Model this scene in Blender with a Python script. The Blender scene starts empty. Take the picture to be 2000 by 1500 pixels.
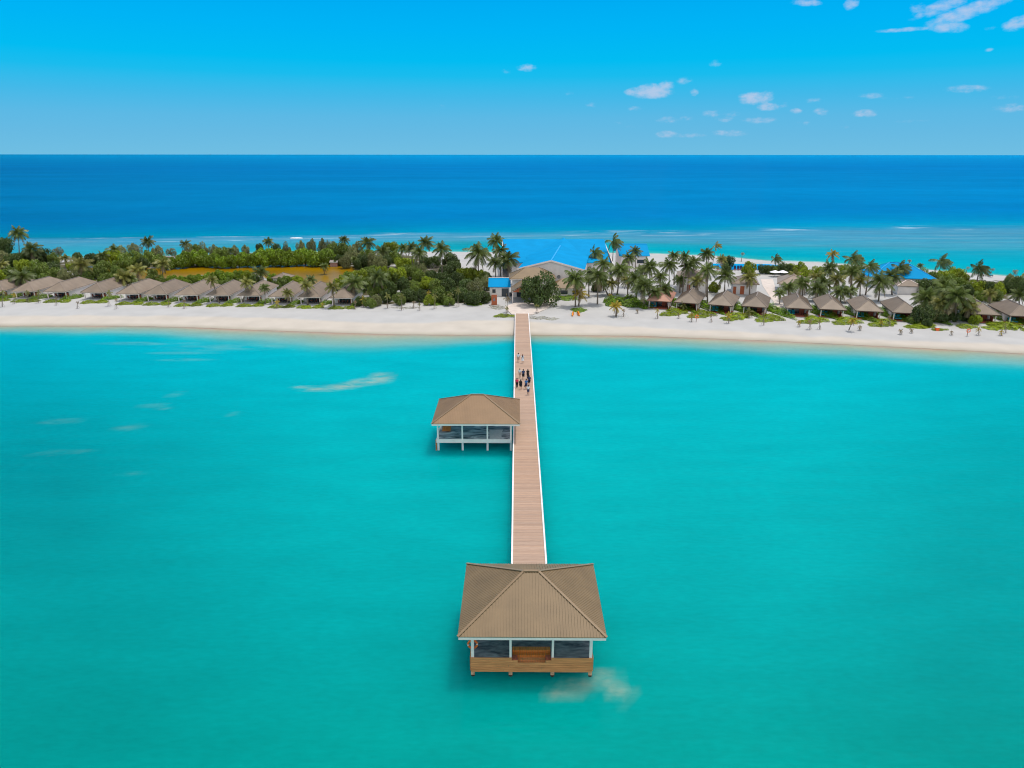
import bpy, math, random
import numpy as np
from mathutils import Vector, Matrix

random.seed(7)
rng = np.random.default_rng(7)
PI = math.pi
R = math.radians
sc = bpy.context.scene
col = sc.collection

# ---------------------------------------------------------------- camera model (metres from pixels of a 2000 x 1500 frame)
F = 1387.0
PITCH = math.atan(448 / F)
SP, CP = math.sin(PITCH), math.cos(PITCH)
H = 38.0

def ratio(py):
    v = py - 750
    return (F * SP + v * CP) / (F * CP - v * SP)

def xat(px, Y, z):
    return (px - 1000) * (Y * CP + (H - z) * SP) / F

def G(px, py, z=1.0):                       # ground point seen at a pixel
    Y = (H - z) / ratio(py)
    return xat(px, Y, z), Y

def zat(py, Y):
    return H - ratio(py) * Y

def proj(x, y, z):
    d = y * CP + (H - z) * SP
    return 1000 + F * x / d, 750 + F * ((H - z) * CP - y * SP) / d

def lin(r, g, b):
    return tuple(((c / 255) / 12.92 if c / 255 <= 0.04045 else ((c / 255 + 0.055) / 1.055) ** 2.4) for c in (r, g, b))

# ---------------------------------------------------------------- materials
def nodes_of(m):
    nt = m.node_tree
    return nt, nt.nodes, nt.links

def mat(name, c, rough=0.7, metal=0.0, var=0.12, scale=3.0, bump=0.0, bscale=20.0, spec=0.3, objvar=0.0, stretch=None):
    m = bpy.data.materials.new(name)
    m.use_nodes = True
    nt, N, L = nodes_of(m)
    b = N['Principled BSDF']
    b.inputs['Roughness'].default_value = rough
    b.inputs['Metallic'].default_value = metal
    b.inputs['Specular IOR Level'].default_value = spec
    tc = N.new('ShaderNodeTexCoord')
    mp = N.new('ShaderNodeMapping')
    if stretch: mp.inputs['Scale'].default_value = stretch
    L.new(tc.outputs['Object'], mp.inputs['Vector'])
    n = N.new('ShaderNodeTexNoise')
    n.inputs['Scale'].default_value = scale
    n.inputs['Detail'].default_value = 5
    L.new(mp.outputs['Vector'], n.inputs['Vector'])
    mr = N.new('ShaderNodeMapRange')
    mr.inputs['From Min'].default_value = 0.3
    mr.inputs['From Max'].default_value = 0.7
    mr.inputs['To Min'].default_value = 1 - var
    mr.inputs['To Max'].default_value = 1 + var
    L.new(n.outputs['Fac'], mr.inputs['Value'])
    hs = N.new('ShaderNodeHueSaturation')
    hs.inputs['Color'].default_value = (*c, 1)
    if objvar:
        oi = N.new('ShaderNodeObjectInfo')
        m2 = N.new('ShaderNodeMapRange')
        m2.inputs['To Min'].default_value = 1 - objvar
        m2.inputs['To Max'].default_value = 1 + objvar
        L.new(oi.outputs['Random'], m2.inputs['Value'])
        mm = N.new('ShaderNodeMath'); mm.operation = 'MULTIPLY'
        L.new(mr.outputs['Result'], mm.inputs[0]); L.new(m2.outputs['Result'], mm.inputs[1])
        L.new(mm.outputs[0], hs.inputs['Value'])
    else:
        L.new(mr.outputs['Result'], hs.inputs['Value'])
    L.new(hs.outputs['Color'], b.inputs['Base Color'])
    if bump:
        n2 = N.new('ShaderNodeTexNoise'); n2.inputs['Scale'].default_value = bscale; n2.inputs['Detail'].default_value = 4
        L.new(mp.outputs['Vector'], n2.inputs['Vector'])
        bp = N.new('ShaderNodeBump'); bp.inputs['Strength'].default_value = bump; bp.inputs['Distance'].default_value = 0.05
        L.new(n2.outputs['Fac'], bp.inputs['Height']); L.new(bp.outputs['Normal'], b.inputs['Normal'])
    return m

def leaf_mat(name, c, hue=0.02, val=0.35):
    m = bpy.data.materials.new(name)
    m.use_nodes = True
    nt, N, L = nodes_of(m)
    N.remove(N['Principled BSDF'])
    out = N['Material Output']
    geo = N.new('ShaderNodeNewGeometry')
    oi = N.new('ShaderNodeObjectInfo')
    tc = N.new('ShaderNodeTexCoord')
    n = N.new('ShaderNodeTexNoise'); n.inputs['Scale'].default_value = 3.5; n.inputs['Detail'].default_value = 3
    L.new(tc.outputs['Object'], n.inputs['Vector'])
    hs = N.new('ShaderNodeHueSaturation'); hs.inputs['Color'].default_value = (*c, 1)
    a = N.new('ShaderNodeMapRange'); a.inputs['To Min'].default_value = 1 - val; a.inputs['To Max'].default_value = 1 + val
    L.new(geo.outputs['Random Per Island'], a.inputs['Value'])
    b = N.new('ShaderNodeMapRange'); b.inputs['To Min'].default_value = 0.78; b.inputs['To Max'].default_value = 1.25
    L.new(oi.outputs['Random'], b.inputs['Value'])
    c3 = N.new('ShaderNodeMapRange'); c3.inputs['From Min'].default_value = 0.3; c3.inputs['From Max'].default_value = 0.7
    c3.inputs['To Min'].default_value = 0.75; c3.inputs['To Max'].default_value = 1.25
    L.new(n.outputs['Fac'], c3.inputs['Value'])
    m1 = N.new('ShaderNodeMath'); m1.operation = 'MULTIPLY'
    m2 = N.new('ShaderNodeMath'); m2.operation = 'MULTIPLY'
    L.new(a.outputs[0], m1.inputs[0]); L.new(b.outputs[0], m1.inputs[1])
    L.new(m1.outputs[0], m2.inputs[0]); L.new(c3.outputs[0], m2.inputs[1])
    L.new(m2.outputs[0], hs.inputs['Value'])
    h = N.new('ShaderNodeMapRange'); h.inputs['To Min'].default_value = 0.5 - hue; h.inputs['To Max'].default_value = 0.5 + hue
    L.new(n.outputs['Fac'], h.inputs['Value']); L.new(h.outputs[0], hs.inputs['Hue'])
    d = N.new('ShaderNodeBsdfDiffuse'); t = N.new('ShaderNodeBsdfTranslucent'); g = N.new('ShaderNodeBsdfGlossy')
    g.inputs['Roughness'].default_value = 0.45; g.inputs['Color'].default_value = (0.8, 0.85, 0.8, 1)
    L.new(hs.outputs['Color'], d.inputs['Color']); L.new(hs.outputs['Color'], t.inputs['Color'])
    x = N.new('ShaderNodeMixShader'); x.inputs[0].default_value = 0.3
    L.new(d.outputs[0], x.inputs[1]); L.new(t.outputs[0], x.inputs[2])
    y = N.new('ShaderNodeMixShader'); y.inputs[0].default_value = 0.04
    L.new(x.outputs[0], y.inputs[1]); L.new(g.outputs[0], y.inputs[2])
    L.new(y.outputs[0], out.inputs['Surface'])
    return m

M = {}
M['roof'] = mat('roof_metal_tan', (0.200, 0.138, 0.070), rough=0.5, var=0.11, scale=0.6, spec=0.35)
M['pink_wall'] = mat('pinkish_wall', (0.42, 0.25, 0.22), rough=0.9, var=0.15)
M['roof_warm'] = mat('roof_metal_warm', (0.248, 0.156, 0.080), rough=0.5, var=0.09, scale=0.6, spec=0.35)
M['roofcap'] = mat('roof_cap_metal', (0.245, 0.172, 0.098), rough=0.4, var=0.06, spec=0.4)
M['villaroof'] = mat('villa_roof_metal', (0.245, 0.195, 0.148), rough=0.6, var=0.12, scale=0.5, spec=0.3, objvar=0.12)
M['villacap'] = mat('villa_roof_cap', (0.25, 0.20, 0.16), rough=0.5, var=0.05)
M['pinkroof'] = mat('pink_villa_roof', (0.46, 0.25, 0.18), rough=0.6, var=0.1, scale=0.7)
M['blueroof'] = mat('blue_roof_sheet', (0.0, 0.265, 0.56), rough=0.7, var=0.07, scale=0.25, spec=0.06)
M['white'] = mat('white_paint', (0.92, 0.80, 0.74), rough=0.6, var=0.06, scale=1.5)
M['wall'] = mat('white_render', (0.80, 0.75, 0.72), rough=0.85, var=0.08, scale=0.7)
M['whiteedge'] = mat('white_edge_board', (0.80, 0.78, 0.76), rough=0.6, var=0.08, scale=1.2)
M['plank'] = mat('brown_plank', (0.66, 0.28, 0.105), rough=0.7, var=0.3, scale=1.5, stretch=(0.5, 6, 10), bump=0.2)
M['orangewood'] = mat('orange_wood', (0.58, 0.19, 0.04), rough=0.65, var=0.25, scale=2, stretch=(8, 1, 1))
M['pile'] = mat('concrete_pile', (0.55, 0.5, 0.46), rough=0.9, var=0.2, scale=3)
M['wetpile'] = mat('wet_pile', (0.05, 0.04, 0.03), rough=0.6, var=0.2)
M['pilewood'] = mat('timber_pile', (0.62, 0.36, 0.22), rough=0.9, var=0.3, scale=4)
M['redwood'] = mat('red_timber', (0.42, 0.11, 0.065), rough=0.7, var=0.25, scale=2, stretch=(6, 1, 1))
M['brick'] = mat('terracotta', (0.45, 0.13, 0.06), rough=0.85, var=0.15, scale=5)
M['glass'] = mat('dark_glass', (0.03, 0.045, 0.06), rough=0.12, var=0.1, spec=0.6)
M['frame'] = mat('grey_frame', (0.25, 0.26, 0.27), rough=0.5, var=0.05)
M['teal'] = mat('teal_fabric', (0.01, 0.28, 0.36), rough=0.9, var=0.15, objvar=0.15)
M['darkwood'] = mat('dark_wood', (0.10, 0.035, 0.025), rough=0.6, var=0.2)
M['terrace'] = mat('pale_terrace', (0.5, 0.49, 0.47), rough=0.9, var=0.1)
M['trunk'] = mat('palm_trunk', (0.20, 0.165, 0.13), rough=0.95, var=0.25, scale=2, stretch=(1, 1, 6), bump=0.4)
M['bark'] = mat('tree_bark', (0.13, 0.10, 0.075), rough=0.95, var=0.3, scale=2)
M['stake'] = mat('timber_stake', (0.33, 0.26, 0.2), rough=0.9, var=0.2)
M['orange'] = mat('orange_plastic', (0.85, 0.27, 0.01), rough=0.35, var=0.04)
M['ring'] = mat('orange_ring', (0.9, 0.16, 0.03), rough=0.5, var=0.05)
M['stone'] = mat('grey_stone', (0.3, 0.29, 0.27), rough=0.95, var=0.25)
M['black'] = mat('black_cloth', (0.012, 0.012, 0.016), rough=0.9, var=0.2)
M['navy'] = mat('navy_cloth', (0.03, 0.05, 0.13), rough=0.9, var=0.2)
M['bluecloth'] = mat('blue_cloth', (0.03, 0.16, 0.42), rough=0.9, var=0.15)
M['pinkcloth'] = mat('pink_cloth', (0.75, 0.04, 0.12), rough=0.9, var=0.1)
M['whitecloth'] = mat('white_cloth', (0.75, 0.75, 0.77), rough=0.9, var=0.08)
M['beigecloth'] = mat('beige_cloth', (0.55, 0.33, 0.27), rough=0.9, var=0.08)
M['redcloth'] = mat('coral_cloth', (0.7, 0.16, 0.14), rough=0.9, var=0.1)
M['skin'] = mat('skin_tan', (0.42, 0.24, 0.16), rough=0.6, var=0.05)
M['skindark'] = mat('skin_brown', (0.20, 0.10, 0.06), rough=0.6, var=0.05)
M['hair'] = mat('dark_hair', (0.015, 0.01, 0.008), rough=0.5, var=0.2)
M['redhair'] = mat('auburn_hair', (0.09, 0.02, 0.015), rough=0.5, var=0.2)
M['pathmat'] = mat('paved_path', (0.6, 0.53, 0.47), rough=0.95, var=0.1, scale=0.8)

M['broad'] = leaf_mat('broadleaf_green', (0.164, 0.225, 0.032))
M['broaddark'] = leaf_mat('broadleaf_dark', (0.084, 0.126, 0.027))
M['bright'] = leaf_mat('broadleaf_bright', (0.251, 0.314, 0.014))
M['grey'] = leaf_mat('broadleaf_greygreen', (0.225, 0.238, 0.090))
M['pale'] = leaf_mat('broadleaf_pale', (0.24, 0.24, 0.12))
M['mangrove'] = leaf_mat('mangrove_green', (0.200, 0.298, 0.015))
M['ground_green'] = leaf_mat('creeper_green', (0.252, 0.335, 0.007), val=0.3)
M['hedge_dark'] = leaf_mat('hedge_green', (0.165, 0.283, 0.014), val=0.3)
M['palm'] = leaf_mat('palm_green', (0.117, 0.155, 0.033), val=0.3)
M['palmolive'] = leaf_mat('palm_olive', (0.204, 0.204, 0.043), val=0.3)
M['palmyellow'] = leaf_mat('palm_yellowing', (0.38, 0.28, 0.025), val=0.35)
M['palmdry'] = leaf_mat('palm_dry', (0.26, 0.19, 0.10), val=0.3)
M['twig'] = leaf_mat('bare_twigs', (0.24, 0.21, 0.19), val=0.3)

# ---------------------------------------------------------------- mesh builder
class MB:
    def __init__(s):
        s.v = []; s.f = []; s.m = []
    def add(s, vs, fs, mi=0):
        o = len(s.v)
        s.v += [tuple(p) for p in vs]
        s.f += [tuple(i + o for i in f) for f in fs]
        s.m += [mi] * len(fs)
        return s
    def box(s, x0, x1, y0, y1, z0, z1, mi=0):
        return s.add([(x0, y0, z0), (x1, y0, z0), (x1, y1, z0), (x0, y1, z0), (x0, y0, z1), (x1, y0, z1), (x1, y1, z1), (x0, y1, z1)],
              [(0, 3, 2, 1), (4, 5, 6, 7), (0, 1, 5, 4), (1, 2, 6, 5), (2, 3, 7, 6), (3, 0, 4, 7)], mi)
    def bar(s, p0, p1, w, h, up=(0, 0, 1), mi=0):   # box along p0-p1, its underside on the line
        p0, p1, up = Vector(p0), Vector(p1), Vector(up)
        d = (p1 - p0).normalized(); sd = d.cross(up)
        if sd.length < 1e-4: sd = d.cross(Vector((1, 0, 0)))
        sd = sd.normalized() * (w / 2); u = sd.cross(d).normalized() * h
        vs = []
        for p in (p0, p1): vs += [p - sd, p + sd, p + sd + u, p - sd + u]
        return s.add(vs, [(0, 1, 2, 3), (7, 6, 5, 4), (0, 4, 5, 1), (1, 5, 6, 2), (2, 6, 7, 3), (3, 7, 4, 0)], mi)
    def tube(s, pts, rad, n=8, mi=0, cap=True):
        pts = [Vector(p) for p in pts]
        rings = []
        for i, p in enumerate(pts):
            d = (pts[min(i + 1, len(pts) - 1)] - pts[max(i - 1, 0)]).normalized()
            a = d.cross(Vector((0, 1, 0)) if abs(d.y) < 0.9 else Vector((1, 0, 0))).normalized(); b = d.cross(a)
            r = rad[i] if isinstance(rad, (list, tuple)) else rad
            rx, ry = r if isinstance(r, tuple) else (r, r)
            rings.append([p + a * math.cos(2 * PI * k / n) * rx + b * math.sin(2 * PI * k / n) * ry for k in range(n)])
        vs = [q for rg in rings for q in rg]; fs = []
        for i in range(len(pts) - 1):
            for k in range(n):
                k2 = (k + 1) % n
                fs.append((i * n + k, i * n + k2, (i + 1) * n + k2, (i + 1) * n + k))
        if cap: fs += [tuple(range(n))[::-1], tuple((len(pts) - 1) * n + k for k in range(n))]
        return s.add(vs, fs, mi)
    def hip(s, x0, x1, y0, y1, z, rise, th=0.12, gable=False, mi=0):
        W, L = x1 - x0, y1 - y0
        r = 0 if gable else min(W, L) / 2
        if L >= W: a, b = ((x0 + x1) / 2, y0 + r, z + rise), ((x0 + x1) / 2, y1 - r, z + rise)
        else: a, b = (x0 + r, (y0 + y1) / 2, z + rise), (x1 - r, (y0 + y1) / 2, z + rise)
        c = [(x0, y0, z), (x1, y0, z), (x1, y1, z), (x0, y1, z)]
        dn = [(p[0], p[1], p[2] - th) for p in c + [a, b]]
        vs = c + [a, b] + dn
        if L >= W: F_ = [(0, 1, 4), (1, 2, 5, 4), (2, 3, 5), (3, 0, 4, 5)]
        else: F_ = [(0, 1, 5, 4), (1, 2, 5), (2, 3, 4, 5), (3, 0, 4)]
        if gable: F_ = [f for f in F_ if len(f) == 4]
        fs = list(F_) + [tuple(i + 6 for i in f[::-1]) for f in F_]
        if gable:
            if L >= W: ed = [(0, 4), (4, 1), (2, 5), (5, 3), (1, 2), (3, 0)]
            else: ed = [(0, 1), (2, 3), (1, 5), (5, 2), (3, 4), (4, 0)]
        else: ed = [(0, 1), (1, 2), (2, 3), (3, 0)]
        fs += [(i + 6, j + 6, j, i) for i, j in ed]
        s.add(vs, fs, mi)
        s.c, s.a, s.b = c, a, b
        return s
    def build(s, name, mats, parent=None, smooth=False, loc=None, rz=None):
        me = bpy.data.meshes.new(name)
        me.from_pydata(s.v, [], s.f)
        for m in (mats if isinstance(mats, (list, tuple)) else [mats]): me.materials.append(m)
        if any(s.m): me.polygons.foreach_set('material_index', s.m)
        if smooth: me.polygons.foreach_set('use_smooth', [True] * len(s.f))
        me.update()
        o = bpy.data.objects.new(name, me); col.objects.link(o)
        if parent: o.parent = parent
        if loc: o.location = loc
        if rz is not None: o.rotation_euler = (0, 0, rz)
        return o

def np_mesh(name, V, Q, mats, mi=None, smooth=False):
    me = bpy.data.meshes.new(name)
    V = np.asarray(V, dtype=np.float32); Q = np.asarray(Q, dtype=np.int32)
    me.vertices.add(len(V)); me.vertices.foreach_set('co', V.ravel())
    me.loops.add(Q.size); me.loops.foreach_set('vertex_index', Q.ravel())
    me.polygons.add(len(Q))
    me.polygons.foreach_set('loop_start', np.arange(len(Q), dtype=np.int32) * Q.shape[1])
    for m in mats: me.materials.append(m)
    if mi is not None: me.polygons.foreach_set('material_index', np.asarray(mi, dtype=np.int32))
    if smooth: me.polygons.foreach_set('use_smooth', np.ones(len(Q), dtype=bool))
    me.update(calc_edges=True); me.validate()
    return me

def obj(name, me, parent=None, loc=None):
    o = bpy.data.objects.new(name, me); col.objects.link(o)
    if parent: o.parent = parent
    if loc: o.location = loc
    return o

def tag(o, label=None, cat=None, group=None, kind=None):
    if label: o['label'] = label
    if cat: o['category'] = cat
    if group: o['group'] = group
    if kind: o['kind'] = kind
    return o

def empty(name, loc, rz=0, label=None, cat=None, group=None, scale=None):
    o = bpy.data.objects.new(name, None); col.objects.link(o)
    o.location = loc; o.rotation_euler = (0, 0, rz); o.empty_display_size = 0.3
    if scale: o.scale = scale
    return tag(o, label, cat, group)

KIDS = {}
def kids(o):
    return [c for c in bpy.data.objects if c.parent == o]

def copy_tree(o, parent=None):
    c = o.copy(); col.objects.link(c)
    if parent: c.parent = parent
    for ch in list(o.children): copy_tree(ch, c)
    return c

# ---------------------------------------------------------------- world curves of the island
def curve(pts, z=0.0):
    P = sorted(G(px, py, z) for px, py in pts)
    xs = np.array([p[0] for p in P]); ys = np.array([p[1] for p in P])
    return lambda x: np.interp(x, xs, ys)
near_shore = curve([(-400, 633), (0, 637), (250, 637), (380, 640), (500, 645), (620, 649), (750, 653), (850, 654), (1000, 654), (1040, 654), (1250, 656), (1500, 665), (1750, 677), (2000, 690), (2300, 712)])
teal_line = curve([(-400, 648), (0, 651), (200, 652), (330, 656), (450, 664), (600, 676), (700, 680), (800, 679), (900, 672), (990, 667), (1100, 671), (1250, 676), (1500, 688), (1750, 700), (2000, 716), (2300, 738)])
far_shore = curve([(-400, 505), (0, 505), (200, 504), (450, 496), (600, 492), (800, 492), (1000, 493), (1250, 494.5), (1400, 500), (1500, 509), (1600, 512), (1750, 522), (1850, 529), (2000, 541), (2300, 560)])
reef_in = curve([(-400, 486), (0, 484), (300, 480), (500, 475), (800, 471), (1100, 470), (1300, 473), (1500, 478), (1750, 480), (2000, 480), (2300, 482)])
reef_out = curve([(-400, 470), (0, 468), (500, 463.5), (800, 457), (1100, 455), (1300, 454), (1500, 448), (1750, 444), (2000, 441), (2300, 440)])
berm = curve([(-400, 617), (0, 617), (250, 617), (500, 621), (620, 625), (750, 632), (900, 628), (1000, 626), (1100, 632), (1250, 638), (1500, 650), (1750, 662), (2000, 672), (2300, 688)], 0.6)

GZ = 1.0
# ---------------------------------------------------------------- sea
def srgb_lin(c):
    c = np.asarray(c, float) / 255
    return np.where(c <= 0.04045, c / 12.92, ((c + 0.055) / 1.055) ** 2.4)

def ramp(t, stops):
    xs = [s[0] for s in stops]; cs = np.array([srgb_lin(s[1]) for s in stops])
    return np.stack([np.interp(t, xs, cs[:, k]) for k in range(3)], -1)

def ellipse_mask(X, Y, px, py, wpx, hpx, ang=0.0):
    cx, cy = G(px, py, 0)
    ex, _ = G(px + wpx, py, 0); _, ey = G(px, py - hpx, 0)
    a, b = ex - cx, ey - cy
    dx, dy = X - cx, Y - cy
    u = (dx * math.cos(ang) + dy * math.sin(ang)) / a
    v = (-dx * math.sin(ang) + dy * math.cos(ang)) / b
    q = np.clip(1.3 - np.sqrt(u * u + v * v), 0, 1)
    return q * q * (3 - 2 * q)

rows = np.concatenate([np.arange(-120, 20, 5), np.arange(20, 130, 1.0), np.arange(130, 172, 0.4), np.arange(172, 225, 4), np.arange(225, 360, 1.0), 360 * 1.035 ** np.arange(0, 205)])
U = np.linspace(-1, 1, 501); U = np.sign(U) * np.abs(U) ** 1.25
yy = np.repeat(rows[:, None], len(U), 1)
hw = np.maximum(330, 1.15 * np.abs(rows))[:, None]
xx = U[None, :] * hw
XX, YY = xx.ravel(), yy.ravel()

KA = 0.72
def sea_colour(X, Y):
    ns, tl, fs, ri, ro = near_shore(X), teal_line(X), far_shore(X), reef_in(X), reef_out(X)
    side = np.clip(X / np.maximum(Y, 40), -0.8, 0.8)          # how far east or west along the lagoon
    wob = 1.2 * np.sin(X * 0.21) + 0.8 * np.sin(X * 0.07 + 2) + 0.5 * np.sin(X * 0.55 + 1)
    # lagoon
    mid = ramp(Y, [(20, (0, 168, 160)), (38, (0, 171, 164)), (45, (0, 174, 172)), (52, (0, 176, 177)), (62, (0, 181, 184)), (78, (0, 187, 192)), (100, (0, 190, 199)), (125, (0, 190, 203)), (145, (0, 189, 204))])
    west = ramp(Y, [(20, (0, 156, 148)), (40, (0, 158, 154)), (55, (0, 161, 163)), (78, (0, 156, 164)), (100, (0, 160, 171)), (120, (0, 172, 188)), (145, (0, 176, 198))])
    w = np.clip((-side - 0.28) / 0.42, 0, 1)[:, None] * 0.95
    mid = mid * (1 - 0.14 * np.clip((side - 0.45) / 0.3, 0, 1))[:, None]
    c = mid * (1 - w) + west * w
    # shallows
    band = np.maximum(ns - tl, 1.0)
    t = (ns - Y + wob * 0.35) / band
    sh = ramp(t, [(-0.3, (206, 192, 172)), (0.0, (196, 184, 162)), (0.2, (172, 190, 168)), (0.5, (140, 190, 178)), (0.8, (116, 192, 190)), (1.05, (66, 188, 194)), (1.35, (20, 188, 200)), (1.7, (0, 189, 203))])
    k = np.clip((t - 1.1) / 0.9, 0, 1)[:, None]
    near = np.where((t < 2.0)[:, None], sh * (1 - k) + c * k, c)
    # outer side of the island
    d = Y - fs
    s1 = np.clip(d / np.maximum(ri - fs, 1), 0, 1)
    s2 = np.clip((Y - ri + wob * 0.8) / np.maximum(ro - ri, 1), 0, 1)
    e = np.clip(X / 160, -1, 1)[:, None]
    inner_m = ramp(s1, [(0, (150, 205, 190)), (0.08, (60, 190, 190)), (0.3, (0, 168, 185)), (0.75, (20, 170, 190)), (1, (50, 165, 185))])
    inner_e = ramp(s1, [(0, (120, 200, 190)), (0.06, (20, 178, 185)), (0.35, (0, 174, 198)), (0.8, (20, 172, 200)), (1, (65, 165, 195))])
    inner_w = ramp(s1, [(0, (90, 190, 190)), (0.3, (45, 168, 190)), (1, (55, 160, 190))])
    inner = np.where(e > 0, inner_m * (1 - e) + inner_e * np.abs(e), inner_m * (1 - np.abs(e)) + inner_w * np.abs(e))
    reef = ramp(s2, [(0, (60, 168, 198)), (0.4, (62, 164, 200)), (0.8, (70, 160, 198)), (1.0, (25, 148, 192))])
    dd = np.log(np.maximum(Y, 1) / np.maximum(ro, 1))
    deep = ramp(dd, [(0, (10, 150, 192)), (0.03, (0, 152, 192)), (0.10, (0, 140, 196)), (0.25, (0, 130, 198)), (0.6, (0, 134, 200)), (1.2, (0, 130, 198)), (1.8, (0, 127, 198)), (2.6, (0, 137, 206)), (3.6, (0, 150, 216)), (6, (0, 156, 220))])
    deep = deep * (1 - 0.22 * np.clip(-X / np.maximum(Y, 1) - 0.1, 0, 0.7) / 0.6)[:, None] * (1 + 0.08 * np.clip(X / np.maximum(Y, 1), 0, 0.7))[:, None]  # deep water left of the view darkened in its colour, imitating lens vignetting
    far = np.where((Y < ri - wob * 0.8)[:, None], inner, np.where((s2 < 1)[:, None], reef, deep))
    return np.where((Y < 200)[:, None], near * np.array([1, 0.91, 0.885]), far * np.array([1, 0.95, 0.925]))

sea_c = sea_colour(XX, YY)
plume = np.zeros(len(XX))
for a in [(745, 738, 26, 11, 0.25), (715, 746, 38, 8, 0.3), (670, 755, 45, 6.5, 0.25), (625, 760, 42, 4.5, -0.1), (593, 757, 22, 2.5, 0), (1130, 1338, 48, 18, 0.3), (1172, 1325, 38, 14, 0.1), (1208, 1350, 34, 18, -0.8), (1085, 1350, 25, 10, 0)]:
    plume = np.maximum(plume, ellipse_mask(XX, YY, *a))
faint = np.zeros(len(XX))
for a in [(300, 792, 30, 5, 0), (325, 798, 14, 3, 0), (250, 836, 30, 6, 0.2), (120, 824, 40, 5, 0), (92, 887, 34, 5, 0.25), (158, 882, 22, 4, 0.2), (257, 926, 18, 4, 0), (345, 770, 14, 6, -0.4), (455, 809, 14, 3, 0),
          (360, 703, 60, 3, 0), (300, 671, 110, 4, 0), (430, 679, 110, 7, 0), (360, 690, 70, 3, 0), (505, 676, 60, 8, 0)]:
    faint = np.maximum(faint, ellipse_mask(XX, YY, *a))
reefm = np.clip(1 - np.abs((YY - reef_in(XX)) / np.maximum(reef_out(XX) - reef_in(XX), 1) - 0.4) / 0.9, 0, 1) * (YY > 225)

nr, nc = yy.shape
idx = np.arange(nr * nc).reshape(nr, nc)
Q = np.stack([idx[:-1, :-1], idx[:-1, 1:], idx[1:, 1:], idx[1:, :-1]], -1).reshape(-1, 4)
V = np.stack([XX, YY, np.zeros(len(XX))], -1)

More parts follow.
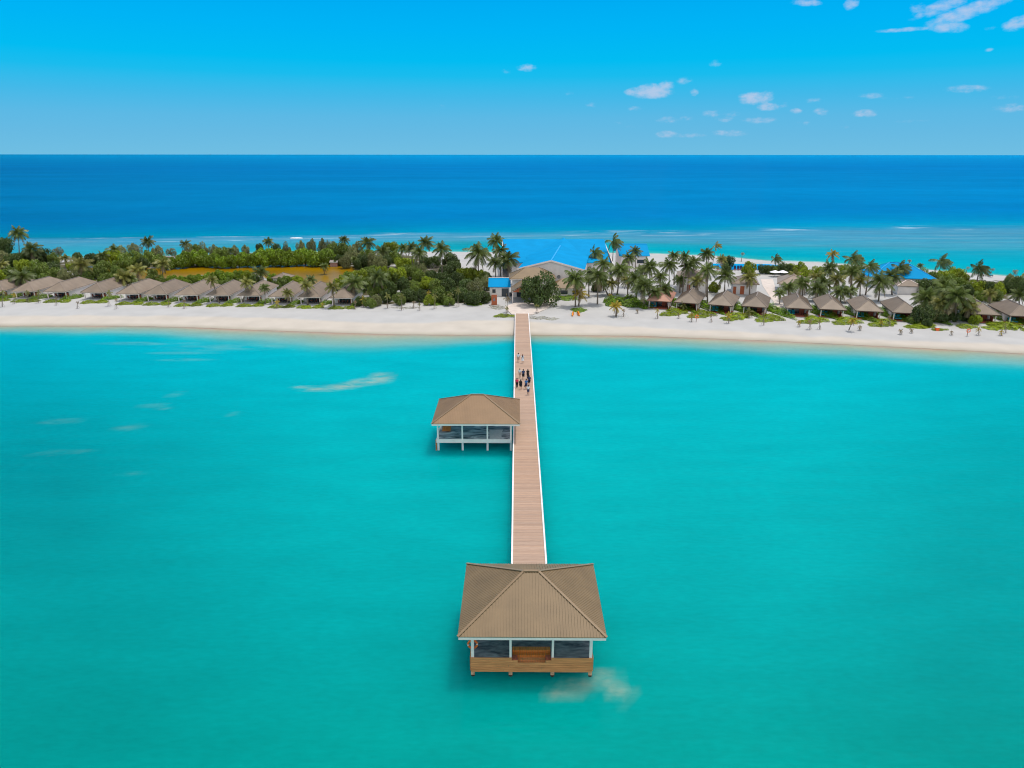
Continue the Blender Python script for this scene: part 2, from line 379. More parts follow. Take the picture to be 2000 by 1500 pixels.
def sea_material():
    m = bpy.data.materials.new('sea_water'); m.use_nodes = True
    nt, N, L = nodes_of(m); N.remove(N['Principled BSDF']); out = N['Material Output']
    geo = N.new('ShaderNodeNewGeometry')
    at = N.new('ShaderNodeAttribute'); at.attribute_name = 'tint'
    am = N.new('ShaderNodeAttribute'); am.attribute_name = 'masks'
    sep = N.new('ShaderNodeSeparateColor'); L.new(am.outputs['Color'], sep.inputs[0])
    def noise(scale, detail=4, st=(1, 1, 1), rough=0.55):
        mp = N.new('ShaderNodeMapping'); mp.inputs['Scale'].default_value = st
        L.new(geo.outputs['Position'], mp.inputs['Vector'])
        n = N.new('ShaderNodeTexNoise'); n.inputs['Scale'].default_value = scale; n.inputs['Detail'].default_value = detail
        n.inputs['Roughness'].default_value = rough
        L.new(mp.outputs[0], n.inputs['Vector']); return n.outputs['Fac']
    def rng_(v, a, b, c, d):
        r = N.new('ShaderNodeMapRange'); r.inputs['From Min'].default_value = a; r.inputs['From Max'].default_value = b
        r.inputs['To Min'].default_value = c; r.inputs['To Max'].default_value = d; L.new(v, r.inputs['Value']); return r.outputs[0]
    def mth(op, a, b):
        x = N.new('ShaderNodeMath'); x.operation = op
        for i, q in enumerate((a, b)):
            if isinstance(q, (int, float)): x.inputs[i].default_value = q
            else: L.new(q, x.inputs[i])
        return x.outputs[0]
    def mix(f, a, b):
        x = N.new('ShaderNodeMix'); x.data_type = 'RGBA'
        L.new(f, x.inputs['Factor'])
        for k, q in ((6, a), (7, b)):
            if isinstance(q, tuple): x.inputs[k].default_value = (*q, 1)
            else: L.new(q, x.inputs[k])
        return x.outputs[2]
    # milky sand stirred up in the water
    pn = rng_(noise(0.55, 5, (0.6, 1.2, 1)), 0.30, 0.62, 0.0, 1.0)
    pf = mth('MULTIPLY', mth('MULTIPLY', sep.outputs[0], pn), 0.62)
    fn = rng_(noise(0.35, 5, (0.5, 1.1, 1)), 0.34, 0.75, 0.0, 1.0)
    ff = mth('MULTIPLY', mth('MULTIPLY', sep.outputs[1], fn), 0.5)
    ff = mth('MULTIPLY', ff, 0.36)
    tot = mth('MAXIMUM', pf, ff)
    c = mix(tot, at.outputs['Color'], tuple(v * KA for v in lin(186, 196, 172)))
    # reef flats: darker and paler coral streaks
    rn = rng_(noise(0.035, 7, (0.4, 2.4, 1), 0.7), 0.42, 0.64, 0.0, 1.0)
    rf = mth('MULTIPLY', mth('MULTIPLY', sep.outputs[2], rn), 0.30)
    c = mix(rf, c, tuple(v * KA for v in lin(96, 128, 150)))
    rn2 = rng_(noise(0.05, 7, (0.4, 2.4, 1), 0.7), 0.50, 0.70, 0.0, 1.0)
    rf2 = mth('MULTIPLY', mth('MULTIPLY', sep.outputs[2], rn2), 0.45)
    c = mix(rf2, c, tuple(v * KA for v in lin(150, 190, 205)))
    su = N.new('ShaderNodeAttribute'); su.attribute_name = 'surf'
    sf = mth('MULTIPLY', mth('MULTIPLY', su.outputs['Fac'], rng_(noise(0.05, 5, (0.8, 2.0, 1), 0.65), 0.47, 0.64, 0.0, 1.0)), 0.45)
    c = mix(sf, c, (0.72, 0.78, 0.80))
    # wide tone drift and wind streaks
    b1 = rng_(noise(0.018, 3), 0.3, 0.7, 0.95, 1.05)
    b2 = rng_(noise(0.0045, 5, (0.4, 1.5, 1)), 0.3, 0.7, 0.90, 1.10)
    b3 = rng_(noise(0.16, 6, (0.5, 1.5, 1)), 0.3, 0.7, 0.94, 1.06)
    b4 = rng_(noise(1.6, 5, (0.55, 1.6, 1)), 0.3, 0.7, 0.94, 1.06)
    val = mth('MULTIPLY', mth('MULTIPLY', b1, b2), mth('MULTIPLY', b3, b4))
    hs = N.new('ShaderNodeHueSaturation'); L.new(c, hs.inputs['Color']); L.new(val, hs.inputs['Value'])
    sss = N.new('ShaderNodeSubsurfaceScattering'); sss.falloff = 'BURLEY'
    L.new(hs.outputs[0], sss.inputs['Color']); sss.inputs['Scale'].default_value = 1.0
    sss.inputs['Radius'].default_value = (3.0, 5.0, 5.0)
    gl = N.new('ShaderNodeBsdfGlossy'); gl.inputs['Roughness'].default_value = 0.12
    gl.inputs['Color'].default_value = (0.55, 0.9, 1, 1)
    bp = N.new('ShaderNodeBump'); bp.inputs['Strength'].default_value = 0.35; bp.inputs['Distance'].default_value = 0.12
    L.new(mth('ADD', noise(1.4, 4, (0.6, 1.3, 1)), mth('MULTIPLY', noise(0.35, 3, (0.5, 1.5, 1)), 2.0)), bp.inputs['Height'])
    L.new(bp.outputs[0], gl.inputs['Normal'])
    fr = N.new('ShaderNodeFresnel'); fr.inputs['IOR'].default_value = 1.33
    fac = mth('MULTIPLY', mth('MINIMUM', fr.outputs[0], 0.22), 0.28)
    mx = N.new('ShaderNodeMixShader'); L.new(fac, mx.inputs[0]); L.new(sss.outputs[0], mx.inputs[1]); L.new(gl.outputs[0], mx.inputs[2])
    L.new(mx.outputs[0], out.inputs['Surface'])
    return m

M['sea'] = sea_material()
me = np_mesh('sea', V, Q, [M['sea']])
def set_colour(me, name, rgb):
    a = me.color_attributes.new(name, 'FLOAT_COLOR', 'POINT')
    buf = np.ones((len(rgb), 4), dtype=np.float32); buf[:, :3] = rgb
    a.data.foreach_set('color', buf.ravel())
set_colour(me, 'tint', sea_c * KA)
set_colour(me, 'masks', np.stack([plume, faint, reefm], -1))
sf_ = np.exp(-((YY - reef_out(XX) - 2.5 * np.sin(XX * .03)) / 1.6) ** 2) * 0.9 + 0.7 * np.exp(-((YY - reef_out(XX) + 14 - 2 * np.sin(XX * .05)) / 1.3) ** 2) + 0.9 * np.exp(-((YY - far_shore(XX) - 1.2) / 0.9) ** 2)
set_colour(me, 'surf', np.stack([np.where(YY > 225, np.clip(sf_, 0, 1), 0)] * 3, -1))
tag(obj('sea', me), kind='structure')

# ---------------------------------------------------------------- island ground
POND = [(150, 520), (200, 534), (262, 546), (330, 545), (395, 538), (440, 540), (500, 534), (520, 544), (560, 552), (590, 560), (640, 566), (662, 556), (676, 545), (692, 530), (686, 522), (640, 518), (590, 515.5), (530, 516), (480, 518), (420, 521), (350, 523), (300, 525), (250, 522), (200, 517)]
pond_xy = [G(px, py, 0.8) for px, py in POND]
def in_poly(X, Y, P):
    ins = np.zeros(X.shape, bool); n = len(P); j = n - 1
    for i in range(n):
        xi, yi = P[i]; xj, yj = P[j]
        c = ((yi > Y) != (yj > Y)) & (X < (xj - xi) * (Y - yi) / (yj - yi + 1e-9) + xi)
        ins ^= c; j = i
    return ins

gx = np.arange(-330, 331, 1.25); gy = np.arange(118, 330, 0.8)
TX, TY = np.meshgrid(gx, gy); sh = TX.shape
def vnoise(X, Y, s, seed):
    r = np.random.default_rng(seed); T = r.random((64, 64))
    x = X / s; y = Y / s; xi = np.floor(x).astype(int); yi = np.floor(y).astype(int)
    fx = x - xi; fy = y - yi; fx = fx * fx * (3 - 2 * fx); fy = fy * fy * (3 - 2 * fy)
    g = lambda a, b: T[a % 64, b % 64]
    return (g(xi, yi) * (1 - fx) + g(xi + 1, yi) * fx) * (1 - fy) + (g(xi, yi + 1) * (1 - fx) + g(xi + 1, yi + 1) * fx) * fy
def land_height(X, Y):
    dn = Y - near_shore(X); df = far_shore(X) - Y
    s = np.minimum(dn, df)
    z = np.where(s > 0, 1.0 * (1 - np.exp(-np.clip(s, 0, 99) / 9.0)), s * 0.12)
    z = np.maximum(z, -1.5) + np.where(s > 2, (vnoise(X, Y, 2.6, 3) - 0.5) * 0.10 + (vnoise(X, Y, 0.9, 5) - 0.5) * 0.05, 0)
    return z
TZ = land_height(TX, TY)
pcx = sum(p[0] for p in pond_xy) / len(pond_xy)
pm = in_poly(TX, TY, pond_xy)
TZ = np.where(pm, -0.6, TZ)
dn = TY - near_shore(TX); db = TY - berm(TX)
wet = np.clip(1 - dn / 2.2, 0, 1)
up = np.clip(db / 1.5 + 0.5 + (vnoise(TX, TY, 5, 9) - 0.5) * 1.0, 0, 1)
warm = srgb_lin((232, 214, 194)); grey = srgb_lin((217, 208, 199)); wetc = srgb_lin((200, 184, 160))
tc_ = warm[None, None] * (1 - up[..., None]) + grey[None, None] * up[..., None]
tc_ = tc_ * (1 - wet[..., None]) + wetc[None, None] * wet[..., None]
# leaf litter and undergrowth soil under the groves
soil = srgb_lin((104, 96, 66))
def region(P): return in_poly(TX, TY, [G(px, py, 1.0) for px, py in P])
grove = region([(-420, 600), (-420, 497), (20, 495), (110, 512), (180, 512), (260, 498), (330, 488), (520, 488), (700, 488), (755, 492), (850, 505), (905, 525), (958, 545), (958, 590), (905, 592), (800, 590), (760, 594), (700, 598), (690, 575), (600, 560), (400, 555), (0, 560)])
grove2 = region([(1760, 540), (1900, 545), (2300, 560), (2300, 600), (2010, 575), (1900, 600), (1880, 622), (1790, 622), (1790, 580)])
gm = np.clip((vnoise(TX, TY, 4.0, 21) * 0.7 + vnoise(TX, TY, 1.5, 22) * 0.5 - 0.28) * 4, 0, 1) * (grove | grove2)
tc_ = tc_ * (1 - gm[..., None]) + soil[None, None] * gm[..., None]
pk = np.zeros(sh)
me = np_mesh('island_sand', np.stack([TX.ravel(), TY.ravel(), TZ.ravel()], -1),
             np.stack([(i := np.arange(sh[0] * sh[1]).reshape(sh))[:-1, :-1], i[:-1, 1:], i[1:, 1:], i[1:, :-1]], -1).reshape(-1, 4), [], smooth=True)
set_colour(me, 'tint', (tc_ * 0.765 * np.array([0.815, 0.90, 0.97])).reshape(-1, 3))
m = mat('beach_sand', (1, 1, 1), rough=0.95, var=0.06, scale=0.2, bump=0.3, bscale=1.8, spec=0.1)
nt, N, L = nodes_of(m)
a_ = N.new('ShaderNodeAttribute'); a_.attribute_name = 'tint'
hs_ = [n for n in N if n.type == 'HUE_SAT'][0]; L.new(a_.outputs['Color'], hs_.inputs['Color'])
me.materials.append(m)
tag(obj('island_sand', me), kind='structure')

def gz(X, Y): return float(land_height(np.array([float(X)]), np.array([float(Y)]))[0])
def on_land(px, py):                        # ground point under a pixel, on the real slope of the beach
    z = GZ
    for _ in range(4): X, Y = G(px, py, z); z = gz(X, Y)
    return X, Y, z
# pond
mb = MB()
xs_ = [p[0] for p in pond_xy]; ys_ = [p[1] for p in pond_xy]
mb.add([(min(xs_) - 3, min(ys_) - 3, 0.8), (max(xs_) + 3, min(ys_) - 3, 0.8), (max(xs_) + 3, max(ys_) + 3, 0.8), (min(xs_) - 3, max(ys_) + 3, 0.8)], [(0, 1, 2, 3)])
pm_ = mat('pond_water', (0.22, 0.125, 0.0), rough=0.32, var=0.2, scale=0.08, spec=0.12)
tag(mb.build('pond', pm_), kind='structure')
# swimming pool
def ground_quad(name, P, z, m):
    b = MB(); n = len(P)
    top = [(*G(px, py, z), z) for px, py in P]
    b.add(top + [(p[0], p[1], z - 0.3) for p in top], [tuple(range(n))] + [(i, i + n, (i + 1) % n + n, (i + 1) % n) for i in range(n)])
    return tag(b.build(name, m), kind='structure')
ground_quad('swimming_pool_water', [(1388, 514.5), (1500, 515.5), (1545, 519), (1545, 524), (1500, 527), (1420, 526), (1388, 522)], 1.12, mat('pool_water', (0.0, 0.27, 0.66), rough=0.1, var=0.1, scale=0.3))
ground_quad('paved_path', [(1486, 545), (1510, 545), (1514, 560), (1514, 574), (1530, 590), (1528, 604), (1512, 604), (1512, 590), (1498, 570), (1490, 558)], 1.09, M['pathmat'])
ground_quad('paved_forecourt', [(985, 600), (1008, 590), (1060, 590), (1072, 583), (1080, 575), (1088, 578), (1080, 590), (1070, 602), (1040, 614), (1000, 614)], 1.085, M['pathmat'])

# ---------------------------------------------------------------- jetty
JA = -R(0.4)                                   # the jetty runs almost straight away from the viewer
JX, JY = 1.56, 48.8
jet = empty('jetty', (JX, JY, 0), JA, 'long pink-brown plank jetty with white edges running to the beach', 'jetty')
DZ = 1.62
JW = 1.52
JL0, JL1 = 4.2, 119.0
M['deck'] = mat('deck_board', (1, 1, 1), rough=0.85, var=0.10, scale=3, stretch=(0.4, 4, 1))
nt, N, L = nodes_of(M['deck'])
a_ = N.new('ShaderNodeAttribute'); a_.attribute_name = 'tint'
L.new(a_.outputs['Color'], [n for n in N if n.type == 'HUE_SAT'][0].inputs['Color'])
def plank_deck(name, x0, x1, y0, y1, z, pitch, parent, base, jitter=0.09, th=0.05):
    b = MB(); cols = []
    y = y0; bandc = 1.0; k = 0
    r = random.Random(5)
    while y < y1 - 0.01:
        if k % 9 == 0: bandc = 1 + r.uniform(-0.05, 0.05)
        dz = r.uniform(-0.004, 0.004)
        b.box(x0 + r.uniform(-.01, .01), x1 + r.uniform(-.01, .01), y, min(y + pitch - 0.012, y1), z - th, z + dz)
        v = bandc * (1 + r.uniform(-jitter, jitter)); h = r.uniform(-0.03, 0.03)
        if r.random() < 0.06: v *= 0.85
        warm_ = 0.04 * math.exp(-((y - 32) / 10) ** 2)
        cols += [(base[0] * v * (1 + h), base[1] * v * (1 - warm_), base[2] * v * (1 - h - 2 * warm_))] * 8
        y += pitch; k += 1
    o = b.build(name, M['deck'], parent)
    set_colour(o.data, 'tint', np.array(cols))
    return o
plank_deck('deck', -JW, JW, JL0, JL1, DZ, 0.15, jet, (0.425, 0.295, 0.215))
for s in (-1, 1):
    b = MB(); b.box(s * (JW + 0.08) - 0.08, s * (JW + 0.08) + 0.08, JL0, JL1, DZ - 0.28, DZ + 0.09)
    b.build('edge_board', M['whiteedge'], jet)
y = JL0 + 2
while y < 104:
    for s in (-1, 1):
        b = MB(); b.tube([(s * 1.25, y, -2.0), (s * 1.25, y, DZ - 0.3)], 0.14, 10); b.build('pile', M['pile'], jet)
    b = MB(); b.box(-1.5, 1.5, y - 0.1, y + 0.1, DZ - 0.30, DZ - 0.056); b.build('cross_beam', M['pilewood'], jet)
    y += 4.6

# ---------------------------------------------------------------- ribbed hip roof
def ribbed_roof(root, x0, x1, y0, y1, z, rise, pitch=0.22, rw=0.07, rh=0.045, rm='roof'):
    b = MB(); b.hip(x0, x1, y0, y1, z, rise, th=0.05)
    W, L_ = x1 - x0, y1 - y0; r = min(W, L_) / 2; cx, cy = (x0 + x1) / 2, (y0 + y1) / 2
    sl = rise / r
    for sgn, face in ((-1, 'y'), (1, 'y'), (-1, 'x'), (1, 'x')):
        half = (W if face == 'y' else L_) / 2
        t = -half + pitch / 2
        while t < half:
            run = min(r, half - abs(t)) - 0.06
            if run > 0.08:
                if face == 'y':
                    p0 = (cx + t, cy + sgn * (L_ / 2 + 0.01), z - 0.01 * sl); p1 = (cx + t, cy + sgn * (L_ / 2 - run), z + sl * run)
                    n = (0, sgn * sl, 1)
                else:
                    p0 = (cx + sgn * (W / 2 + 0.01), cy + t, z - 0.01 * sl); p1 = (cx + sgn * (W / 2 - run), cy + t, z + sl * run)
                    n = (sgn * sl, 0, 1)
                b.bar(p0, p1, rw, rh if face == 'y' else rh * 0.35, up=n)
            t += pitch
    ro = b.build('roof', M[rm], root)
    k = MB()
    c, a, bb = b.c, Vector(b.a), Vector(b.b)
    up = Vector((0, 0, 0.02))
    near = lambda p: a if (Vector(p) - a).length < (Vector(p) - bb).length else bb
    for p in c: k.bar(Vector(p) + up, near(p) + up, 0.20, 0.05)
    k.bar(a + up - (bb - a).normalized() * 0.05, bb + up, 0.24, 0.07)
    k.build('ridge_cap', M['roofcap'], ro)
    f = MB(); e = 0.045; zt = z - 0.06; zb = z - 0.30
    f.box(x0 + e, x1 - e, y0 + e, y0 + e + 0.06, zb, zt); f.box(x0 + e, x1 - e, y1 - e - 0.06, y1 - e, zb, zt)
    f.box(x0 + e, x0 + e + 0.06, y0 + e + 0.062, y1 - e - 0.062, zb, zt); f.box(x1 - e - 0.06, x1 - e, y0 + e + 0.062, y1 - e - 0.062, zb, zt)
    f.build('fascia', M['white'], root)
    g = MB(); g.box(x0 + 0.11, x1 - 0.11, y0 + 0.11, y1 - 0.11, z - 0.24, z - 0.20); g.build('ceiling', M['white'], root)
    return ro

def floor_mat(name, light, dark, sc_):
    m = mat(name, (1, 1, 1), rough=0.5, var=0.05)
    nt, N, L = nodes_of(m)
    tc = N.new('ShaderNodeTexCoord'); n = N.new('ShaderNodeTexNoise'); n.inputs['Scale'].default_value = sc_; n.inputs['Detail'].default_value = 7
    n.inputs['Distortion'].default_value = 1.6
    mp = N.new('ShaderNodeMapping'); mp.inputs['Scale'].default_value = (0.45, 1.3, 1)
    L.new(tc.outputs['Object'], mp.inputs[0]); L.new(mp.outputs[0], n.inputs[0])
    r = N.new('ShaderNodeValToRGB'); r.color_ramp.elements[0].position = 0.36; r.color_ramp.elements[1].position = 0.68
    r.color_ramp.elements[0].color = (*dark, 1); r.color_ramp.elements[1].color = (*light, 1)
    L.new(n.outputs['Fac'], r.inputs[0]); L.new(r.outputs[0], [q for q in N if q.type == 'HUE_SAT'][0].inputs['Color'])
    return m
M['slate'] = floor_mat('slate_floor', (0.24, 0.235, 0.24), (0.055, 0.055, 0.065), 1.3)
M['slate2'] = floor_mat('mottled_floor', (0.62, 0.60, 0.60), (0.04, 0.04, 0.045), 0.8)
M['paleslab'] = mat('pale_slab', (0.55, 0.53, 0.52), rough=0.7, var=0.08)

# front pavilion ------------------------------------------------------
EZ = 4.32
p1 = empty('pavilion', (1.54, 48.75, 0), JA, 'large brown-roofed pavilion with a wooden plank front at the near end of the jetty', 'pavilion')
ribbed_roof(p1, -5.47, 5.47, -4.9, 4.9, EZ, 2.42)
FZ = 1.66
f0, f1 = -3.92, 3.9
PX = (-4.48, -1.60, 1.60, 4.48)
b = MB()                                        # floor with a stepped recess in the middle bay
RX, RY = 1.47, f0 + 1.35
b.box(-4.6, 4.6, RY, f1, FZ - 0.25, FZ); b.box(-4.6, -RX, f0 + 0.07, RY, FZ - 0.25, FZ); b.box(RX, 4.6, f0 + 0.07, RY, FZ - 0.25, FZ)
b.build('floor', M['slate'], p1)
for y_ in (f0 + 0.17, 0.0, f1 - 0.15):
    for x_ in PX:
        if y_ == 0 and abs(x_) < 2: continue
        w = 0.11 if abs(x_) > 2 else 0.085
        b = MB(); b.box(x_ - w, x_ + w, y_ - w, y_ + w, FZ, EZ - 0.24); b.build('column', M['white'], p1)
        b = MB(); b.tube([(x_, y_ - 0.06, -2), (x_, y_ - 0.06, 0.16)], 0.15, 12); b.build('pile_foot', M['wetpile'], p1)
        b = MB(); b.box(x_ - 0.14, x_ + 0.14, y_ - 0.20 + (0.11 if y_ > -3 else 0), y_ + 0.08 + (0.11 if y_ > -3 else 0), 0.16, FZ - 0.25); b.build('pile', M['pilewood'], p1)
b = MB()
for i in range(6):                              # horizontal facing boards, notched in the middle
    zt = FZ + 0.03 - i * 0.203; zb = zt - 0.19
    yy0 = f0 - 0.03 - i * 0.012
    if i == 0: segs = [(-4.62, -RX - 0.02), (RX + 0.02, 4.62)]
    elif i == 1: segs = [(-4.62, -1.05), (1.05, 4.62)]
    else: segs = [(-4.62, 4.62)]
    for a0, a1 in segs:
        n = 2 if i > 1 else 1
        cuts = [a0, a1] if n == 1 else [a0, random.uniform(-2.5, 2.5), a1]
        for q in range(len(cuts) - 1): b.box(cuts[q] + 0.006, cuts[q + 1] - 0.006, yy0, yy0 + 0.08, zb, zt)
b.build('facing_boards', M['plank'], p1)
b = MB()
for s in (-1, 1):
    b = MB()
    for a0, a1 in ((f0 + 0.08, 0.0), (0.02, f1)):
        for i in range(6):
            zt = FZ + 0.02 - i * 0.203
            b.box(s * 4.66 - 0.03, s * 4.66 + 0.03, a0, a1, zt - 0.19, zt)
    b.build('side_boards', M['plank'], p1)
b = MB()                                        # recess: boarded back, stepped cheeks
n = 16
for i in range(n):
    x0 = -RX + i * 2 * RX / n
    b.box(x0 + 0.006, x0 + 2 * RX / n - 0.006, f0 + 0.95, RY - 0.003, FZ - 0.27, FZ + 0.012)
b.build('stair_landing', M['orangewood'], p1)
for k, (hw_, ya, yb, zt) in enumerate(((1.47, f0 + 0.62, f0 + 0.945, FZ - 0.20), (1.06, f0 + 0.30, f0 + 0.615, FZ - 0.38), (1.06, f0 + 0.055, f0 + 0.295, FZ - 0.50))):
    b = MB(); n = int(hw_ * 11)
    for i in range(n):
        x0 = -hw_ + i * 2 * hw_ / n
        b.box(x0 + 0.006, x0 + 2 * hw_ / n - 0.006, ya, yb, zt - 0.24, zt)
    b.build('stair_tread', M['plank'] if k else M['orangewood'], p1)
for s in (-1, 1):
    b = MB(); b.box(min(s * 1.47, s * 1.07), max(s * 1.47, s * 1.07), f0 + 0.06, f0 + 0.61, FZ - 0.42, FZ - 0.16)
    b.build('stair_cheek', M['redwood'], p1)
b = MB(); b.box(-4.58, 4.58, -0.12, 0.12, FZ - 0.5, FZ - 0.252); b.box(-4.58, 4.58, 3.5, 3.74, FZ - 0.5, FZ - 0.252); b.build('floor_beam', M['pilewood'], p1)

# life ring hanging on the near left column
def torus(mb, c, R0, r0, n=28, k=8, axis='y', white=4):
    base = len(mb.v); vs = []; fs = []; ms = []
    for i in range(n):
        a = 2 * PI * i / n
        for j in range(k):
            q = 2 * PI * j / k; rr = R0 + r0 * math.cos(q)
            vs.append((c[0] + rr * math.cos(a), c[1] + r0 * math.sin(q), c[2] + rr * math.sin(a)))
    for i in range(n):
        for j in range(k):
            fs.append((i * k + j, ((i + 1) % n) * k + j, ((i + 1) % n) * k + (j + 1) % k, i * k + (j + 1) % k))
            ms.append(1 if white and (i % (n // white)) < 1 else 0)
    o = len(mb.v); mb.v += vs; mb.f += [tuple(q + o for q in f) for f in fs]; mb.m += ms
b = MB(); torus(b, (0, 0, 0), 0.34, 0.085)
o = b.build('life_ring', [M['ring'], M['whitecloth']], None, smooth=True)
pt = Matrix.Rotation(JA, 3, 'Z') @ Vector((-4.48, f0 + 0.17 + 0.22, 0)) + Vector((1.54, 48.75, 2.62))
o.location = pt; o.rotation_euler = (0, 0, JA)
tag(o, 'orange life ring hung behind the left front column of the near pavilion', 'life ring')

# second pavilion -----------------------------------------------------
p2 = empty('pavilion', (-4.72, 92.15, 0), JA, 'open brown-roofed pavilion on white posts left of the jetty, halfway to the beach', 'pavilion')
ribbed_roof(p2, -5.83, 5.83, -4.95, 4.95, EZ, 2.38, rm='roof_warm')
g0, g1 = -3.85, 3.85
x0_, x1_ = -5.28, 4.72
b = MB(); b.box(x0_, x1_, g0 + 0.1, g1, FZ - 0.2, FZ); b.build('floor', M['slate2'], p2)
b = MB(); b.add([(1.75, g0 + 0.2, FZ + .004), (3.2, g0 + 0.2, FZ + .004), (3.35, g0 + 1.0, FZ + .004), (3.3, g0 + 2.2, FZ + .004), (3.5, g0 + 3.6, FZ + .004), (1.6, g0 + 3.6, FZ + .004), (1.7, g0 + 2, FZ + .004)], [tuple(range(7))])
b.build('pale_floor_patch', M['paleslab'], p2)
b = MB(); b.box(x0_ - 0.02, x1_, g0 - 0.02, g0 + 0.096, FZ - 0.50, FZ + 0.03); b.box(x0_ - 0.1, x0_ - 0.022, g0 - 0.02, g1, FZ - 0.50, FZ + 0.03); b.build('edge_beam', M['white'], p2)
for y_ in (g0 + 0.05, 0.0, g1 - 0.15):
    for x_ in (-5.15, -1.88, 1.48, 4.62):
        if y_ == 0 and abs(x_) < 2: continue
        w = 0.10
        b = MB(); b.box(x_ - w, x_ + w, y_ - w + 0.05, y_ + w + 0.05, FZ + 0.002, EZ - 0.24); b.build('column', M['white'], p2)
        b = MB(); b.box(x_ - 0.13, x_ + 0.13, y_ + 0.10, y_ + 0.36, -2, FZ - 0.50); b.build('pile', M['whiteedge'] if y_ < -1 else M['pile'], p2)
b = MB()
for i in range(7): b.box(-4.9, -3.75, -0.95 + i * 0.34, -0.95 + i * 0.34 + 0.28, FZ + 0.02 + i * 0.05, FZ + 0.12 + i * 0.05)
b.build('timber_steps', M['orangewood'], p2)
b = MB()
for dx in (0, 0.5): b.bar((-5.5 - 0.0, g0 + 0.1 + dx, -1.0), (-5.45, g0 + 0.1 + dx, FZ - 0.1), 0.09, 0.09, up=(1, 0, 0))
for i in range(6): b.box(-5.53, -5.43, g0 + 0.15, g0 + 0.6, 0.0 + i * 0.27, 0.05 + i * 0.27)
b.build('water_ladder', M['orangewood'], p2)

# ---------------------------------------------------------------- villas
ORD = ['first', 'second', 'third', 'fourth', 'fifth', 'sixth', 'seventh', 'eighth', 'ninth', 'tenth', 'eleventh', 'twelfth', 'thirteenth', 'fourteenth', 'fifteenth', 'sixteenth', 'seventeenth', 'eighteenth', 'nineteenth', 'twentieth',
       'twenty-first', 'twenty-second', 'twenty-third', 'twenty-fourth', 'twenty-fifth', 'twenty-sixth', 'twenty-seventh', 'twenty-eighth', 'twenty-ninth', 'thirtieth']
def make_villa(LL, west, roofm):
    root = empty('beach_villa', (0, 0, 0))
    W = 3.08; y0 = -0.9; ez = 2.10; rise = 2.0
    b = MB(); b.hip(-W, W, y0, LL + y0, ez, rise, th=0.10)
    sl = rise / W
    t = -W + 0.2
    a, bb = Vector(b.a), Vector(b.b); up = Vector((0, 0, 0.02)); q = b
    for i in range(15):
        x = -W + 0.2 + i * (2 * W - 0.4) / 14; run = W - abs(x) - 0.08
        if run > 0.1: q.bar((x, y0, ez), (x, y0 + run, ez + sl * run), 0.04, 0.03, up=(0, -sl, 1))
    for s in (-1, 1):
        y = y0 + 0.3
        while y < LL + y0 - 0.2:
            run = min(W, y - y0, LL + y0 - y) - 0.08
            if run > 0.1: q.bar((s * W, y, ez), (s * (W - run), y, ez + sl * run), 0.04, 0.03, up=(s * sl, 0, 1))
            y += 0.43
    ro = b.build('roof', roofm, root)
    k = MB()
    for i, p in enumerate(b.c): k.bar(Vector(p) + up, (a if i < 2 else bb) + up, 0.15, 0.05)
    k.bar(a + up, bb + up, 0.22, 0.06)
    k.build('ridge_cap', M['villacap'], ro)
    b = MB(); e = 0.04
    for (a0, a1, c0, c1) in ((-W + e, W - e, y0 + e, y0 + e + .05), (-W + e, W - e, LL + y0 - e - .05, LL + y0 - e), (-W + e, -W + e + .05, y0 + .1, LL + y0 - .1), (W - e - .05, W - e, y0 + .1, LL + y0 - .1)):
        b.box(a0, a1, c0, c1, ez - 0.24, ez - 0.103)
    b.build('fascia', M['white'] if west else M['darkwood'], root)
    for s in (-1, 1):
        b = MB(); b.box(s * 2.45 - 0.10, s * 2.45 + 0.10, -0.1, 0.1, 0.1, ez - 0.10); b.build('column', M['white'], root)
    b = MB(); yb = LL + y0 - 0.7
    b.box(-2.55, -2.42, 2.7, yb, 0.12, ez - 0.1); b.box(2.42, 2.55, 1.3 if west else 2.7, yb, 0.12, ez - 0.1)
    b.box(-2.42, 2.42, yb - 0.13, yb, 0.12, ez - 0.1); b.box(-2.42, -1.35, 2.7, 2.83, 0.12, ez - 0.1); b.box(1.75, 2.42, 2.7, 2.83, 0.12, ez - 0.1)
    b.build('wall', M['wall'], root)
    d = MB(); d.box(-1.34, 1.74, 2.72, 2.76, 0.12, ez - 0.12); g = d.build('glass_door', M['glass'], root)
    d = MB()
    for x in (-1.32, -0.55, 0.22, 0.98, 1.70): d.box(x - 0.035, x + 0.035, 2.68, 2.72, 0.12, ez - 0.14)
    d.box(-1.28, 1.66, 2.68, 2.72, ez - 0.26, ez - 0.14); d.build('door_frame', M['frame'], g)
    b = MB(); b.box(-2.7, 2.7, -0.35, 2.68, -0.25, 0.10); b.build('terrace', M['terrace'] if west else M['redwood'], root)
    b = MB()
    if west: b.box(1.9, 2.38, 1.1, 1.18, 0.12, 1.35); b.box(2.30, 2.38, 0.3, 1.09, 0.12, 1.1)
    else: b.box(0.5, 1.6, 2.5, 2.58, 0.12, 1.5); b.box(2.2, 2.3, 0.8, 2.5, 0.12, 1.2)
    b.build('timber_screen', M['redwood'], root)
    return root

